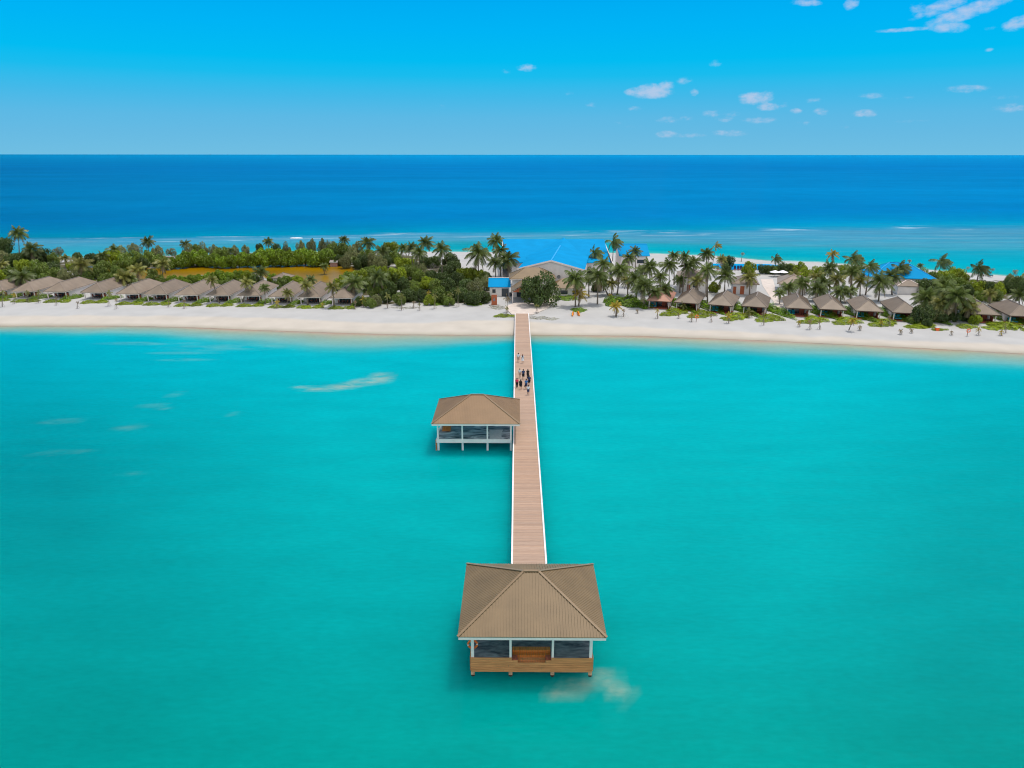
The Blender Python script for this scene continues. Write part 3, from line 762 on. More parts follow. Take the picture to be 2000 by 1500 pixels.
def make_lounger():
    r = empty('sun_lounger', (0, 0, 0))
    b = MB(); b.box(-0.34, 0.34, -0.9, 0.75, 0.25, 0.33)
    for x in (-0.3, 0.3):
        for y in (-0.8, 0.65): b.box(x - 0.03, x + 0.03, y - 0.03, y + 0.03, 0, 0.25)
    b.build('frame', M['darkwood'], r)
    b = MB(); b.box(-0.33, 0.33, -0.9, 0.25, 0.33, 0.45); b.bar((0, 0.27, 0.35), (0, 0.85, 0.95), 0.66, 0.12); b.build('cushion', M['teal'], r)
    return r
def make_armchair():
    r = empty('terrace_chair', (0, 0, 0))
    b = MB(); b.box(-0.3, 0.3, -0.3, 0.3, 0.35, 0.45)
    for x in (-0.28, 0.28):
        for y in (-0.28, 0.28): b.box(x - 0.03, x + 0.03, y - 0.03, y + 0.03, 0, 0.35)
    b.build('seat', M['darkwood'], r)
    b = MB(); b.bar((0, 0.28, 0.45), (0, 0.40, 1.0), 0.6, 0.06); b.build('backrest', M['redwood'], r)
    return r
def make_table():
    r = empty('terrace_table', (0, 0, 0))
    b = MB(); b.tube([(0, 0, 0.70), (0, 0, 0.75)], 0.45, 14); b.build('table_top', M['redwood'], r)
    b = MB(); b.tube([(0, 0, 0), (0, 0, 0.70)], 0.05, 8); b.box(-0.25, 0.25, -0.04, 0.04, 0, 0.04); b.box(-0.04, 0.04, -0.25, -0.042, 0, 0.04); b.build('table_leg', M['darkwood'], r)
    return r

VW = make_villa(15.4, True, M['villaroof']); VE = make_villa(12.8, False, M['villaroof'])
LO, AC, TB = make_lounger(), make_armchair(), make_table()
used = set()
def inst(proto, loc, rz, label, cat, group):
    o = proto if proto.name not in used else copy_tree(proto)
    used.add(proto.name)
    o.location = loc; o.rotation_euler = (0, 0, rz)
    return tag(o, label, cat, group)

VILLAS = []   # (px, X, Y, phrase)
EZV = GZ + 2.10
west_px = [(-16, 568.5), (44, 569.5), (106, 570), (179, 571.5), (249, 574), (303, 575), (363.5, 576.5), (425, 577), (486, 577.5), (547, 579.5), (604, 580.5), (666, 582)]
for i, (px, py) in enumerate(west_px):
    Ye = (H - EZV) / ratio(py); X = xat(px, Ye, EZV); Y = Ye + 0.9
    a = R(0.0)
    ph = f'{ORD[i]} left-row villa'
    look = 'white villa with brown hipped roof'
    inst(VW, (X, Y, GZ), -a, f'{look}, {ORD[i]} from the left end of the left row', 'villa', 'villas of the row left of the jetty')
    VILLAS.append((px, X, Y, ph, 'w'))
    if i > 0:
        inst(TB, (X - 0.1, Y + 1.5, GZ + 0.1), 0, f'round red-brown table on the terrace of the {ph}', 'table', 'terrace tables of the left villas')
        inst(AC, (X - 1.0, Y + 1.6, GZ + 0.1), R(90), f'dark wooden chair left of the table, terrace of the {ph}', 'chair', 'terrace chairs of the left villas')
        inst(AC, (X + 0.8, Y + 1.6, GZ + 0.1), R(-90), f'dark wooden chair right of the table, terrace of the {ph}', 'chair', 'terrace chairs of the left villas')
VP = None
east = [(1287, 587.5, 18), (1341, 591, 22), (1407, 595.5, 24), (1474, 598.5, 22), (1561, 601.5, 16), (1627.5, 603.8, 15), (1699, 607, 15), (1772, 610.5, 14), (1926, 613.3, 14), (2002, 616.8, 13)]
for i, (px, py, ang) in enumerate(east):
    Ye = (H - EZV) / ratio(py); X = xat(px, Ye, EZV); a = R(ang)
    hx, hy = math.sin(a), math.cos(a); X, Y = X + 0.9 * hx, Ye + 0.9 * hy
    ph = f'{ORD[i]} right-row villa'
    if i == 0:
        v = copy_tree(VE)
        for c in v.children:
            if c.name.startswith('roof'):
                c.data = c.data.copy(); c.data.materials[0] = M['pinkroof']
        v.location = (X, Y, GZ); v.rotation_euler = (0, 0, -a)
        tag(v, 'white villa with pinkish roof behind palms, first of the right row', 'villa', 'villas of the row right of the jetty')
    else:
        inst(VE, (X, Y, GZ), -a, f'white villa with grey-brown roof and timber terrace, {ORD[i]} of the right row', 'villa', 'villas of the row right of the jetty')
    VILLAS.append((px, X, Y, ph, 'e'))
    def loc(lx, ly): return (X + lx * math.cos(a) + ly * math.sin(a), Y - lx * math.sin(a) + ly * math.cos(a), GZ + 0.1)
    if i != 1 and i != 3:
        inst(LO, loc(-1.85, 0.95), -a, f'left teal sun lounger on the terrace of the {ph}', 'sun lounger', 'teal loungers on the right villa terraces')
        inst(LO, loc(-1.0, 0.95), -a, f'right teal sun lounger on the terrace of the {ph}', 'sun lounger', 'teal loungers on the right villa terraces')
    inst(TB, loc(0.9, 1.2), 0, f'round red-brown table on the terrace of the {ph}', 'table', 'terrace tables of the right villas')
    inst(AC, loc(1.7, 1.3), -a - R(90), f'dark wooden chair on the terrace of the {ph}', 'chair', 'terrace chairs of the right villas')

# ---------------------------------------------------------------- buildings behind
def window(parent, x, z0, z1, w, y):
    f = MB(); f.box(x - w / 2, x + w / 2, y - 0.05, y - 0.004, z0, z1); fo = f.build('window', M['white'], parent)
    g = MB(); g.box(x - w / 2 + 0.1, x + w / 2 - 0.1, y - 0.07, y - 0.052, z0 + 0.1, z1 - 0.1); g.build('pane', M['glass'], fo)

def gable_house(name, label, cat, loc, rz, W, L_, wall_h, rise, roofm, over=0.5, wins=(), doors=(), ridge='y', hip=False, wallm='wall', capm='villacap'):
    r = empty(name, loc, rz, label, cat)
    b = MB(); b.box(-W / 2, W / 2, 0, L_, -0.3, wall_h)
    if not hip:
        if ridge == 'y':
            s = rise * (W / 2) / (W / 2 + over)
            for y in (0.0, L_ - 0.15): b.add([(-W / 2, y, wall_h), (W / 2, y, wall_h), (0, y, wall_h + s), (-W / 2, y + .15, wall_h), (W / 2, y + .15, wall_h), (0, y + .15, wall_h + s)], [(0, 1, 2), (5, 4, 3), (0, 2, 5, 3), (2, 1, 4, 5)])
        else:
            s = rise * (L_ / 2) / (L_ / 2 + over)
            for x in (-W / 2, W / 2 - 0.15): b.add([(x, 0, wall_h), (x, L_, wall_h), (x, L_ / 2, wall_h + s), (x + .15, 0, wall_h), (x + .15, L_, wall_h), (x + .15, L_ / 2, wall_h + s)], [(0, 2, 1), (3, 4, 5), (0, 3, 5, 2), (2, 5, 4, 1)])
    b.build('wall', M[wallm], r)
    b = MB(); b.hip(-W / 2 - over, W / 2 + over, -over, L_ + over, wall_h + 0.02, rise, th=0.0 if False else 0.16, gable=not hip)
    if not hip and (ridge == 'y') != ((L_ + 2 * over) >= (W + 2 * over)):
        b = MB()
        if ridge == 'x': c = [(-W / 2 - over, -over), (W / 2 + over, -over), (W / 2 + over, L_ + over), (-W / 2 - over, L_ + over)]; A = (-W / 2 - over, L_ / 2); B = (W / 2 + over, L_ / 2)
        else: c = [(-W / 2 - over, -over), (W / 2 + over, -over), (W / 2 + over, L_ + over), (-W / 2 - over, L_ + over)]; A = (0, -over); B = (0, L_ + over)
        z = wall_h + 0.02
        P = [(*p, z) for p in c] + [(*A, z + rise), (*B, z + rise)]; P += [(p[0], p[1], p[2] - 0.16) for p in P]
        F_ = [(0, 1, 5, 4), (2, 3, 4, 5)] if ridge == 'x' else [(1, 2, 5, 4), (3, 0, 4, 5)]
        fs = F_ + [tuple(i + 6 for i in f[::-1]) for f in F_]
        ed = [(0, 1), (2, 3), (1, 5), (5, 2), (3, 4), (4, 0)] if ridge == 'x' else [(0, 4), (4, 1), (2, 5), (5, 3), (1, 2), (3, 0)]
        fs += [(i + 6, j + 6, j, i) for i, j in ed]
        b.add(P, fs); b.c = P[:4]; b.a, b.b = P[4], P[5]
    ro = b.build('roof', roofm, r)
    k = MB(); k.bar(Vector(b.a) + Vector((0, 0, .01)), Vector(b.b) + Vector((0, 0, .01)), 0.3, 0.08)
    if hip:
        for p in b.c:
            q = min((b.a, b.b), key=lambda t: (Vector(t) - Vector(p)).length); k.bar(Vector(p) + Vector((0, 0, .01)), Vector(q) + Vector((0, 0, .01)), 0.2, 0.06)
    k.build('ridge_cap', M[capm], ro)
    for (x, z0, z1, w) in wins: window(r, x, z0, z1, w, 0)
    for (x, w, h, mm) in doors:
        d = MB(); d.box(x - w / 2, x + w / 2, -0.06, -0.004, 0, h); do = d.build('door', M[mm], r)
        d = MB(); d.box(x + w / 2 - 0.16, x + w / 2 - 0.10, -0.10, -0.062, 0.95, 1.1); d.build('handle', M['frame'], do)
    return r

M['bluecap'] = mat('blue_ridge', (0.03, 0.38, 0.85), rough=0.5, var=0.05)
# main hall: front gable part and the wide cross part behind it, one building
hall = empty('blue_roofed_hall', (10.9, 198, GZ), -R(8), 'large white hall under a bright blue gabled roof behind the reception', 'hall')
b = MB(); b.box(-9.0, 9.0, 0, 26, -0.3, 6.6)
s_ = 2.4 * 9.0 / 9.25
b.add([(-9, 0, 6.6), (9, 0, 6.6), (0, 0, 6.6 + s_), (-9, .2, 6.6), (9, .2, 6.6), (0, .2, 6.6 + s_)], [(0, 1, 2), (5, 4, 3), (0, 2, 5, 3), (2, 1, 4, 5)])
b.build('wall', M['wall'], hall)
b = MB(); b.hip(-9.35, 9.35, -0.35, 34, 6.62, 2.45, th=0.14, gable=True); ro = b.build('roof', M['blueroof'], hall)
k = MB(); k.bar(Vector(b.a) + Vector((0, 0, .01)), Vector(b.b) + Vector((0, 0, .01)), 0.35, 0.08); k.build('ridge_cap', M['bluecap'], ro)
k = MB()
for s in (-1, 1): k.bar((s * 9.35, -0.42, 6.34), (0, -0.42, 6.34 + 2.45), 0.08, 0.42, up=(0, 0, 1))
k.build('barge_board', M['white'], hall)
k = MB(); torus(k, (2.2, -0.05, 4.6), 0.42, 0.09, n=16, k=6, white=0); k.tube([(2.2, -0.03, 4.6), (2.2, 0.02, 4.6)], 0.4, 16); k.build('vent', M['frame'], hall)
# inner crossed roof of the hall
ca, sa = math.cos(-R(8)), math.sin(-R(8))
def hall_loc(X, Y):                            # world -> hall local
    dx, dy = X - 10.9, Y - 198
    return (dx * ca + dy * sa, -dx * sa + dy * ca)
def world_roof(P, F_, m, name, parent, th=0.2):
    vs = [(*hall_loc(p[0], p[1]), p[2] - GZ) for p in P]; n = len(vs)
    vs += [(p[0], p[1], p[2] - th) for p in vs]
    ed = {}
    for f in F_:
        for i in range(len(f)):
            e = (f[i], f[(i + 1) % len(f)])
            if (e[1], e[0]) in ed: ed.pop((e[1], e[0]))
            else: ed[e] = 1
    fs = [tuple(f) for f in F_] + [tuple(i + n for i in f[::-1]) for f in F_] + [(i, i + n, j + n, j) for i, j in ed]
    return MB().add(vs, fs).build(name, m, parent)
zf, zr = 6.2, 10.55
P = [(-1.0, 221, zf), (30.5, 221, zf), (31.5, 246, zr), (-3.2, 246, zr), (31.8, 266, zf), (-3.5, 266, zf)]
cr = world_roof(P, [(0, 1, 2, 3), (3, 2, 4, 5)], M['blueroof'], 'cross_roof', hall)
# long hipped ridge breaking through the cross roof
P = [(2.5, 226, 7.6), (26.0, 226, 7.6), (18.3, 246.5, 11.1), (12.8, 214, 9.15)]
world_roof([(4.5, 224, 7.2), (23.5, 224, 7.2), (17.8, 246.8, 11.0), (14.3, 224, 9.5)], [(0, 3, 2), (3, 1, 2)], M['blueroof'], 'upper_roof', hall, 0.1)
b = MB()
for (x0, x1) in ((-3.2, -3.0), (31.3, 31.5)):
    vs = [(*hall_loc(x, y), z - GZ) for x in (x0, x1) for y, z in ((222, GZ - .3), (265, GZ - .3), (265, zf - .3), (246, zr - 0.4), (222, zf - .3))]
    b.add(vs, [(0, 1, 2, 3, 4), (9, 8, 7, 6, 5)] + [(i, i + 5, (i + 1) % 5 + 5, (i + 1) % 5) for i in range(5)])
vs = [(*hall_loc(x, y), z - GZ) for x, y, z in ((-1, 222, .7), (30.5, 222, .7), (30.5, 222, zf - .2), (-1, 222, zf - .2))]
b.add(vs, [(0, 1, 2, 3)])
b.build('end_wall', M['wall'], hall)

# reception with brown hipped roof, right wing, entrance porch
rec = empty('reception_building', (5.6, 192.2, GZ), 0, 'white reception building with brown hipped roof and timber porch facing the jetty', 'building')
b = MB(); b.box(-5.5, 5.5, 0, 6.8, -0.3, 5.1); b.box(5.52, 13.6, -0.2, 5.0, -0.3, 2.55); b.build('wall', M['wall'], rec)
b = MB(); b.hip(-6.3, 6.3, -1.0, 7.6, 5.12, 2.4, th=0.14); ro = b.build('roof', M['roof'], rec)
k = MB()
for p in b.c:
    q = min((b.a, b.b), key=lambda t: (Vector(t) - Vector(p)).length); k.bar(Vector(p) + Vector((0, 0, .01)), Vector(q) + Vector((0, 0, .01)), 0.2, 0.06)
k.build('ridge_cap', M['roofcap'], ro)
b = MB(); b.hip(5.0, 14.3, -1.0, 5.8, 2.6, 2.1, th=0.14); b.build('wing_roof', M['roof'], rec)
b = MB(); b.box(-6.2, 6.2, -0.95, -0.90, 4.75, 4.97); b.box(5.1, 14.2, -0.95, -0.9, 2.25, 2.45); b.build('fascia', M['white'], rec)
window(rec, 8.6, 0.7, 1.9, 2.2, -0.2); window(rec, 11.6, 0.7, 1.9, 1.6, -0.2)
d = MB(); d.box(-4.3, 1.8, -0.06, -0.004, 0, 2.3); d.build('entrance_glass', M['glass'], rec)
# porch
b = MB(); px0, px1, yf, yb_ = -5.9, 1.3, -8.6, 0.0; pc = (px0 + px1) / 2
for s, xe in ((-1, px0), (1, px1)):
    pass
z0_, z1_ = 2.95, 5.2
vs = [(px0, yf, z0_), (pc, yf, z1_), (px1, yf, z0_), (px0, yb_ - 1.05, z0_), (pc, yb_ - 1.05, z1_), (px1, yb_ - 1.05, z0_)]
vs += [(p[0], p[1], p[2] - 0.14) for p in vs]
b.add(vs, [(0, 1, 4, 3), (1, 2, 5, 4), (6, 9, 10, 7), (7, 10, 11, 8), (0, 6, 7, 1), (1, 7, 8, 2), (0, 3, 9, 6), (2, 8, 11, 5), (3, 4, 10, 9), (4, 5, 11, 10)]); b.build('porch_roof', M['roof'], rec)
b = MB(); b.add([(px0 + .4, yf + .1, z0_ - .12), (px1 - .4, yf + .1, z0_ - .12), (pc, yf + .1, z1_ - .4), (px0 + .4, yf + .2, z0_ - .12), (px1 - .4, yf + .2, z0_ - .12), (pc, yf + .2, z1_ - .4)], [(0, 1, 2), (5, 4, 3), (0, 3, 4, 1), (0, 2, 5, 3), (2, 1, 4, 5)]); b.build('porch_gable', M['brick'], rec)
for x in (px0 + 0.5, px1 - 0.5):
    for y in (yf + 0.3, yb_ - 3.0):
        b = MB(); b.box(x - .13, x + .13, y - .13 + .1, y + .13 + .1, 0, z0_ - 0.13); b.build('porch_post', M['white'], rec)

sh_ = gable_house('blue_roofed_annex', 'small white annex with bright blue roof left of the reception', 'building', (-3.4, 192.6, GZ), 0, 5.4, 6.2, 2.7, 1.9, M['blueroof'], over=0.35, ridge='x', wins=((-1.5, 0.9, 2.1, 1.1),), capm='white')
d = MB(); d.box(0.6, 2.5, -0.05, -0.004, 0, 2.2); d.build('doorway_shade_panel', M['glass'], sh_)  # dark sheet on the wall, standing in for shade inside the opening

gable_house('beach_restaurant', 'two-storey white building with blue roof at the right of the hall', 'building', (39.5, 231, GZ), 0, 8.6, 12, 6.0, 3.0, M['blueroof'], over=0.7, ridge='x', wins=((-2.6, 3.4, 4.8, 2.2), (2.2, 3.4, 4.8, 2.6), (-2.6, .5, 2.1, 2.0), (2.2, .5, 2.1, 2.0)), capm='bluecap')
gable_house('white_house', 'tall white house with brown gable roof behind the second villa of the right row', 'house', (50.8, 199.5, GZ), -R(15), 8.2, 9, 4.2, 1.6, M['villaroof'], over=0.5, wins=((-2.6, 1.2, 2.6, 1.2), (1.0, 1.2, 2.6, 1.6)), doors=((-0.8, 0.9, 2.0, 'redwood'),), hip=True)
gable_house('white_house', 'small white house with two red-brown doors behind the third villa of the right row', 'house', (64.6, 195.8, GZ), -R(14), 6.4, 8, 3.0, 1.7, M['villaroof'], over=0.6, doors=((-2.6, 0.8, 2.1, 'brick'), (-0.6, 1.1, 2.3, 'brick')), hip=True)
gable_house('white_house', 'low white house with long grey-brown roof beside the paved path', 'house', (78.2, 196.5, GZ), -R(20), 7.2, 11, 2.8, 2.0, M['villaroof'], over=0.6, wins=((-1.5, 0.9, 2.0, 1.2),), hip=True)
gable_house('blue_roofed_building', 'white building with bright blue hipped roof behind the right row of villas', 'building', (113.5, 206, GZ), -R(12), 16.0, 11, 3.0, 3.6, M['blueroof'], over=0.9, hip=True, wins=((-5, 1, 2.2, 1.5), (0, 1, 2.2, 1.5), (5, 1, 2.2, 1.5)), capm='bluecap')
X, Y = G(1775, 575); gable_house('white_house', 'pale walled house half hidden by palms behind the seventh villa of the right row', 'house', (X, Y, GZ), -R(14), 6.0, 5, 2.4, 1.2, M['villaroof'], over=0.3, hip=True, capm='white')
X, Y = G(547, 556); gable_house('pond_hut', 'small grey-roofed hut on the near bank of the pond', 'hut', (X, Y, GZ), -R(10), 4.2, 5, 1.9, 1.2, M['villaroof'], over=0.4, hip=True)
X, Y = G(652, 520); gable_house('pond_shed', 'small pinkish shed with pale roof on the far bank of the pond', 'shed', (X, Y, GZ), 0, 2.4, 2.0, 1.3, 0.5, M['stone'], over=0.25, wallm='pink_wall', hip=False, ridge='x', capm='white')

# ---------------------------------------------------------------- palms
def palm_crown(seed, mats, wind=0.0, n=22, dry=2, droop=1.0):
    r = np.random.default_rng(seed)
    V, Q, MI = [], [], []
    def quad(a, b, c, d, mi):
        o = len(V); V.extend([a, b, c, d]); Q.append((o, o + 1, o + 2, o + 3)); MI.append(mi)
    for i in range(n):
        az = 2 * PI * (i * 0.381966) + r.uniform(-.25, .25)
        t = i / (n - 1)
        el = R(78 - 100 * t ** 0.9 + r.uniform(-9, 9))
        mi = 1 if i >= n - dry else 0
        if mi: el = R(-45 + r.uniform(-20, 10))
        Lf = (0.92 + r.uniform(-.12, .12)) * (0.80 if t < 0.15 else 1.0)
        dv = np.array([math.cos(az) * math.cos(el), math.sin(az) * math.cos(el), math.sin(el)])
        p = np.zeros(3); seg = 9; pts = [p.copy()]; d = dv.copy()
        for k in range(seg):
            bend = (0.10 + 0.10 * k / seg) * droop
            d = d + np.array([wind * 0.16, 0, -bend]); d /= np.linalg.norm(d)
            p = p + d * Lf / seg; pts.append(p.copy())
        side0 = np.cross(dv, (0, 0, 1.0)); side0 /= max(np.linalg.norm(side0), 1e-6)
        if np.linalg.norm(np.cross(dv, (0, 0, 1.0))) < 0.15: side0 = np.array([-math.sin(az), math.cos(az), 0])
        for k in range(seg):                  # rachis
            a, b = pts[k], pts[k + 1]; w = 0.018 * (1 - k / (seg + 2))
            quad(a - side0 * w, a + side0 * w, b + side0 * w, b - side0 * w, mi)
        m_ = 21
        for k in range(m_):
            f = 0.10 + 0.90 * (k + 0.5) / m_
            q = f * seg; j = min(int(q), seg - 1); c = pts[j] + (pts[j + 1] - pts[j]) * (q - j)
            dd = pts[j + 1] - pts[j]; dd /= np.linalg.norm(dd)
            L_ = 0.30 * math.sin(PI * (0.12 + 0.80 * f)) * (1 + r.uniform(-.12, .12))
            up = np.cross(side0, dd)
            for s in (-1, 1):
                hang = -0.45 - 0.35 * f + r.uniform(-.15, .15)
                ld = side0 * s * 0.80 + dd * 0.55 + np.array([wind * .2, 0, hang])
                ld /= np.linalg.norm(ld)
                w = 0.020
                tip = c + ld * L_ + np.array([0, 0, -0.04 * L_ / 0.3])
                quad(c - dd * w, c + dd * w, tip + dd * w * 0.5, tip - dd * w * 0.3, mi)
    # fruit stalks and nuts
    for i in range(7):
        a = r.uniform(0, 2 * PI); c = np.array([math.cos(a) * .06, math.sin(a) * .06, -0.06 - r.uniform(0, .05)])
        s = 0.032
        for n_ in ((1, 0, 0), (0, 1, 0), (0, 0, 1)):
            n_ = np.array(n_, float); u = np.roll(n_, 1) * s; v = np.roll(n_, 2) * s
            quad(c - u - v, c + u - v, c + u + v, c - u + v, 1)
    return np_mesh('palm_fronds', V, Q, mats, MI)

PC = {'g': [palm_crown(100 + i, [M['palm'], M['palmdry']], n=24) for i in range(5)],
      'w': [palm_crown(120 + i, [M['palm'], M['palmdry']], wind=1.0, n=22, dry=1) for i in range(3)],
      'o': [palm_crown(140 + i, [M['palmolive'], M['palmdry']], n=22, dry=3) for i in range(3)],
      'y': [palm_crown(160 + i, [M['palmyellow'], M['palmdry']], n=16, dry=2) for i in range(3)],
      'v': [palm_crown(180 + i, [M['palmyellow'], M['palmdry']], wind=1.6, n=14, dry=1) for i in range(2)],
      'd': [palm_crown(200 + i, [M['palmdry'], M['palmdry']], wind=0.5, n=11, dry=2, droop=1.5) for i in range(2)]}
KINDWORD = {'g': 'green coconut palm', 'w': 'windblown green palm', 'o': 'olive-green coconut palm', 'y': 'yellowing palm', 'v': 'windblown yellow palm', 'd': 'dry straw-coloured palm'}

def nearest_villa(px, side=None):
    c = [v for v in VILLAS if side is None or v[4] == side]
    return min(c, key=lambda v: abs(v[0] - px))

def place(px, py):                          # where something stands, named by what is near it
    if px < 700 and py > 586: return f'in front of the {nearest_villa(px - 5, "w")[3]}'
    if px < 140: return 'behind the left end of the left row'
    if px < 250: return f'behind the {nearest_villa(px, "w")[3]}' if py > 530 else 'on the far beach left of the pond'
    if px < 700:
        if py < 528: return 'on the far bank of the pond'
        return f'between pond and {nearest_villa(px, "w")[3]}'
    if px < 760: return 'right of the pond' if py < 588 else 'beside the last left-row villa'
    if px < 955:
        if py > 590: return 'at the beach edge of the middle grove'
        return ('in the back of the middle grove' if py < 530 else 'in the heart of the middle grove' if py < 562 else 'in the front of the middle grove')
    if px < 1010: return 'left of the blue hall' if py < 575 else 'beside the terracotta panel'
    if px < 1110: return 'in front of the reception'
    if px < 1265:
        return 'right of the blue hall' if py < 572 else 'on the sand right of the reception'
    v = nearest_villa(px, 'e')
    if py > v_front_py(v) : return f'in front of the {v[3]}'
    if px > 1805 and px < 1900: return 'left of the ninth right-row villa'
    if py < 535: return 'by the far beach, right side' if px > 1560 else 'around the swimming pool'
    return f'behind the {v[3]}'

def v_front_py(v):
    return proj(v[1], v[2], GZ)[1] + 1

THINGS = []   # (obj, prefix, place, category, px)
def crown_scale(rm): return rm / 0.86

def palm(cx, cy, d, by=None, bx=None, kind='g', look=None):
    if by is None: by = cy + 42 * (d / 40) ** 0.4 + 8
    if bx is None: bx = cx
    X, Y = G(bx, by); z = zat(cy, Y); z = max(z, 1.8)
    Xc = xat(cx, Y, z)
    zd = Y * CP + (H - z) * SP; rm = d / 2 / F * zd
    root = empty('coconut_palm', (X, Y, GZ - 0.12))
    h = z - GZ + 0.12; lx = Xc - X
    rr = 0.16 if d > 26 else 0.09
    pts = []; rad = []
    for k in range(8):
        t = k / 7; pts.append((lx * (t ** 0.8 if abs(lx) > .8 else t) + 0.12 * math.sin(t * 3) * rr * 6 * 0.3, 0.05 * math.sin(t * 4), h * t)); rad.append(rr * (1.45 - 0.75 * min(1, t * 2.0) if t < .5 else rr / rr * 0.72) if False else rr * (1.5 - 0.8 * min(t * 1.6, 1)))
    pts[-1] = (lx, 0, h)
    MB().tube(pts, rad, 8).build('trunk', M['trunk'], root, smooth=True)
    c = obj('crown', random.choice(PC[kind]), root, (lx, 0, h))
    s = crown_scale(rm); c.scale = (s, s, s * random.uniform(0.95, 1.1)); c.rotation_euler = (random.uniform(-.08, .08), random.uniform(-.08, .08), random.uniform(0, 6.28) if kind not in 'wvd' else random.uniform(-.4, .4))
    size = 'tall' if h > 9 else ('short' if h < 5 else 'mid-height')
    THINGS.append((root, f'{look or size + " " + KINDWORD[kind]}', place(cx, by), 'palm tree', proj(X, Y, z)[0]))
    return root

# x, y of crown centre, crown width, then base y, base x, kind
PALMS = [
 (35.5,456,40,503,37,'g'),(61.5,487,40,520,None,'g'),(127,505,24,524,None,'o'),(158,517,46,556,None,'o'),(225,489,32,520,None,'g'),(43,541,50,572,None,'g'),(3,517,30,550,None,'o'),(241,541,42,570,None,'o'),(200,500,26,525,None,'g'),
 (289,472,30,500,291.6,'g'),(362,477,25,502,361,'g'),(317.6,515,36,556,315,'o'),(269,527,38,560,None,'o'),(255,545,30,568,None,'g'),(414,547,28,591.6,429.4,'o'),(482,552,32,591.6,472.8,'o'),(451,489,18,506,None,'g'),
 (524,472,24,500,None,'g'),(508,531,36,560,None,'g'),(517,562,24,594,518,'g'),(561.5,572.6,25,599,560.7,'o'),(598,557,32,595.5,601.4,'o'),(607.5,546,26,574,None,'g'),(650,560,33,600,652.6,'o'),(671.6,468.5,24,494,None,'g'),(717.6,474,36,503,715,'g'),(692,507,20,522,None,'g'),(692,553,54,590,None,'g'),(739,541,46,580,None,'g'),(746,489,34,515,None,'g'),(633.5,520,20,535,None,'g'),
 (787,486,30,522,None,'g'),(805,484,34,530,None,'g'),(819,494,38,535,None,'g'),(832,474,36,520,None,'g'),(863.6,487,42,548,863,'g'),(934.6,496,58,545,934,'g'),(969,470,38,515,970,'g'),(992.7,506,52,556,None,'g'),(968,512,36,552,None,'g'),(978,490,36,540,None,'g'),
 (1056,518,22,556,None,'g'),(1124,545,54,599,1124,'g'),(1133,574,36,598,1130,'y'),(1162,493,38,540,1158,'w'),(1198.5,472,38,535,1195,'w'),(1179,515,40,568,None,'g'),(1168,538,50,594,1167,'g'),(1177,550,40,577,1189,'g'),(1150,545,30,580,None,'g'),(1211.5,527,52,575,1205.5,'g'),(1229,503,32,560,None,'g'),(1241,491,30,545,None,'g'),(1243,545,48,588,None,'g'),(1226,548,34,580,None,'o'),
 (1269,521,46,575,None,'g'),(1307,517,42,572,None,'g'),(1316.7,499,28,556,None,'g'),(1290,540,34,578,None,'g'),(1338,502,32,575,1333,'g'),(1344,520,36,574,None,'g'),(1355.8,512,34,568,1349,'g'),(1380,496,34,580,None,'g'),(1382,527,46,592,1382,'g'),(1399,479,22,520,1391,'v'),(1409.5,506,26,540,None,'o'),(1416.4,538,46,575,1415,'g'),(1465,541,38,577,1464,'o'),(1450,494.5,10,510,1448,'d'),(1258,558,54,600,None,'g'),(1299,563,40,597,None,'g'),(1362,548,36,584,None,'o'),(1280,570,34,600,None,'g'),
 (1514.7,505,26,520,None,'w'),(1626.6,496,28,545,None,'y'),(1621,524,44,568,None,'g'),(1593.6,540,36,572,None,'o'),(1608,552,40,582,None,'g'),(1635,545,42,582,None,'o'),(1666.4,505,44,560,1662,'w'),(1664.7,531,42,572,None,'g'),(1680,548,34,582,None,'o'),(1699.4,520,38,576,1690.7,'w'),(1720,550,56,588,1716,'g'),(1742.7,538,42,575,None,'g'),(1567.6,552,40,582,None,'g'),(1540,560,38,588,None,'g'),(1597,564,44,588,None,'g'),(1642,569,44,590,None,'g'),(1661,567,32,590,None,'g'),(1523,572,26,594,None,'g'),
 (1758.7,522,40,560,None,'w'),(1776,508,10,526,None,'d'),(1797.7,518,14,532,None,'g'),(1839,510,42,545,1832,'w'),(1913,524,44,556,1907,'w'),(1890,522,9,536,1886,'d'),(1939,525,9,538,1934,'d'),(1982,529,14,545,1979,'d'),(1998,537,14,552,None,'v'),(1809,582,54,618,None,'g'),(1868,578,66,628,None,'g'),(1838,590,46,626,None,'o'),(1850,566,52,616,None,'g'),(1893,597,48,628,None,'o'),(1845,556,50,600,None,'g'),(1991,576,38,598,None,'g'),(1934,572,30,596,None,'o'),(1666,626,20,644,1658,'y'),
 (1203,598,28,616.5,1203.7,'y'),(1252,527,30,570,None,'g'),(1195,553,30,578,None,'o'),(1328,545,30,572,None,'g'),(1552,536,28,566,None,'o'),
]
for p in PALMS: palm(p[0], p[1], p[2], p[3], p[4], p[5])

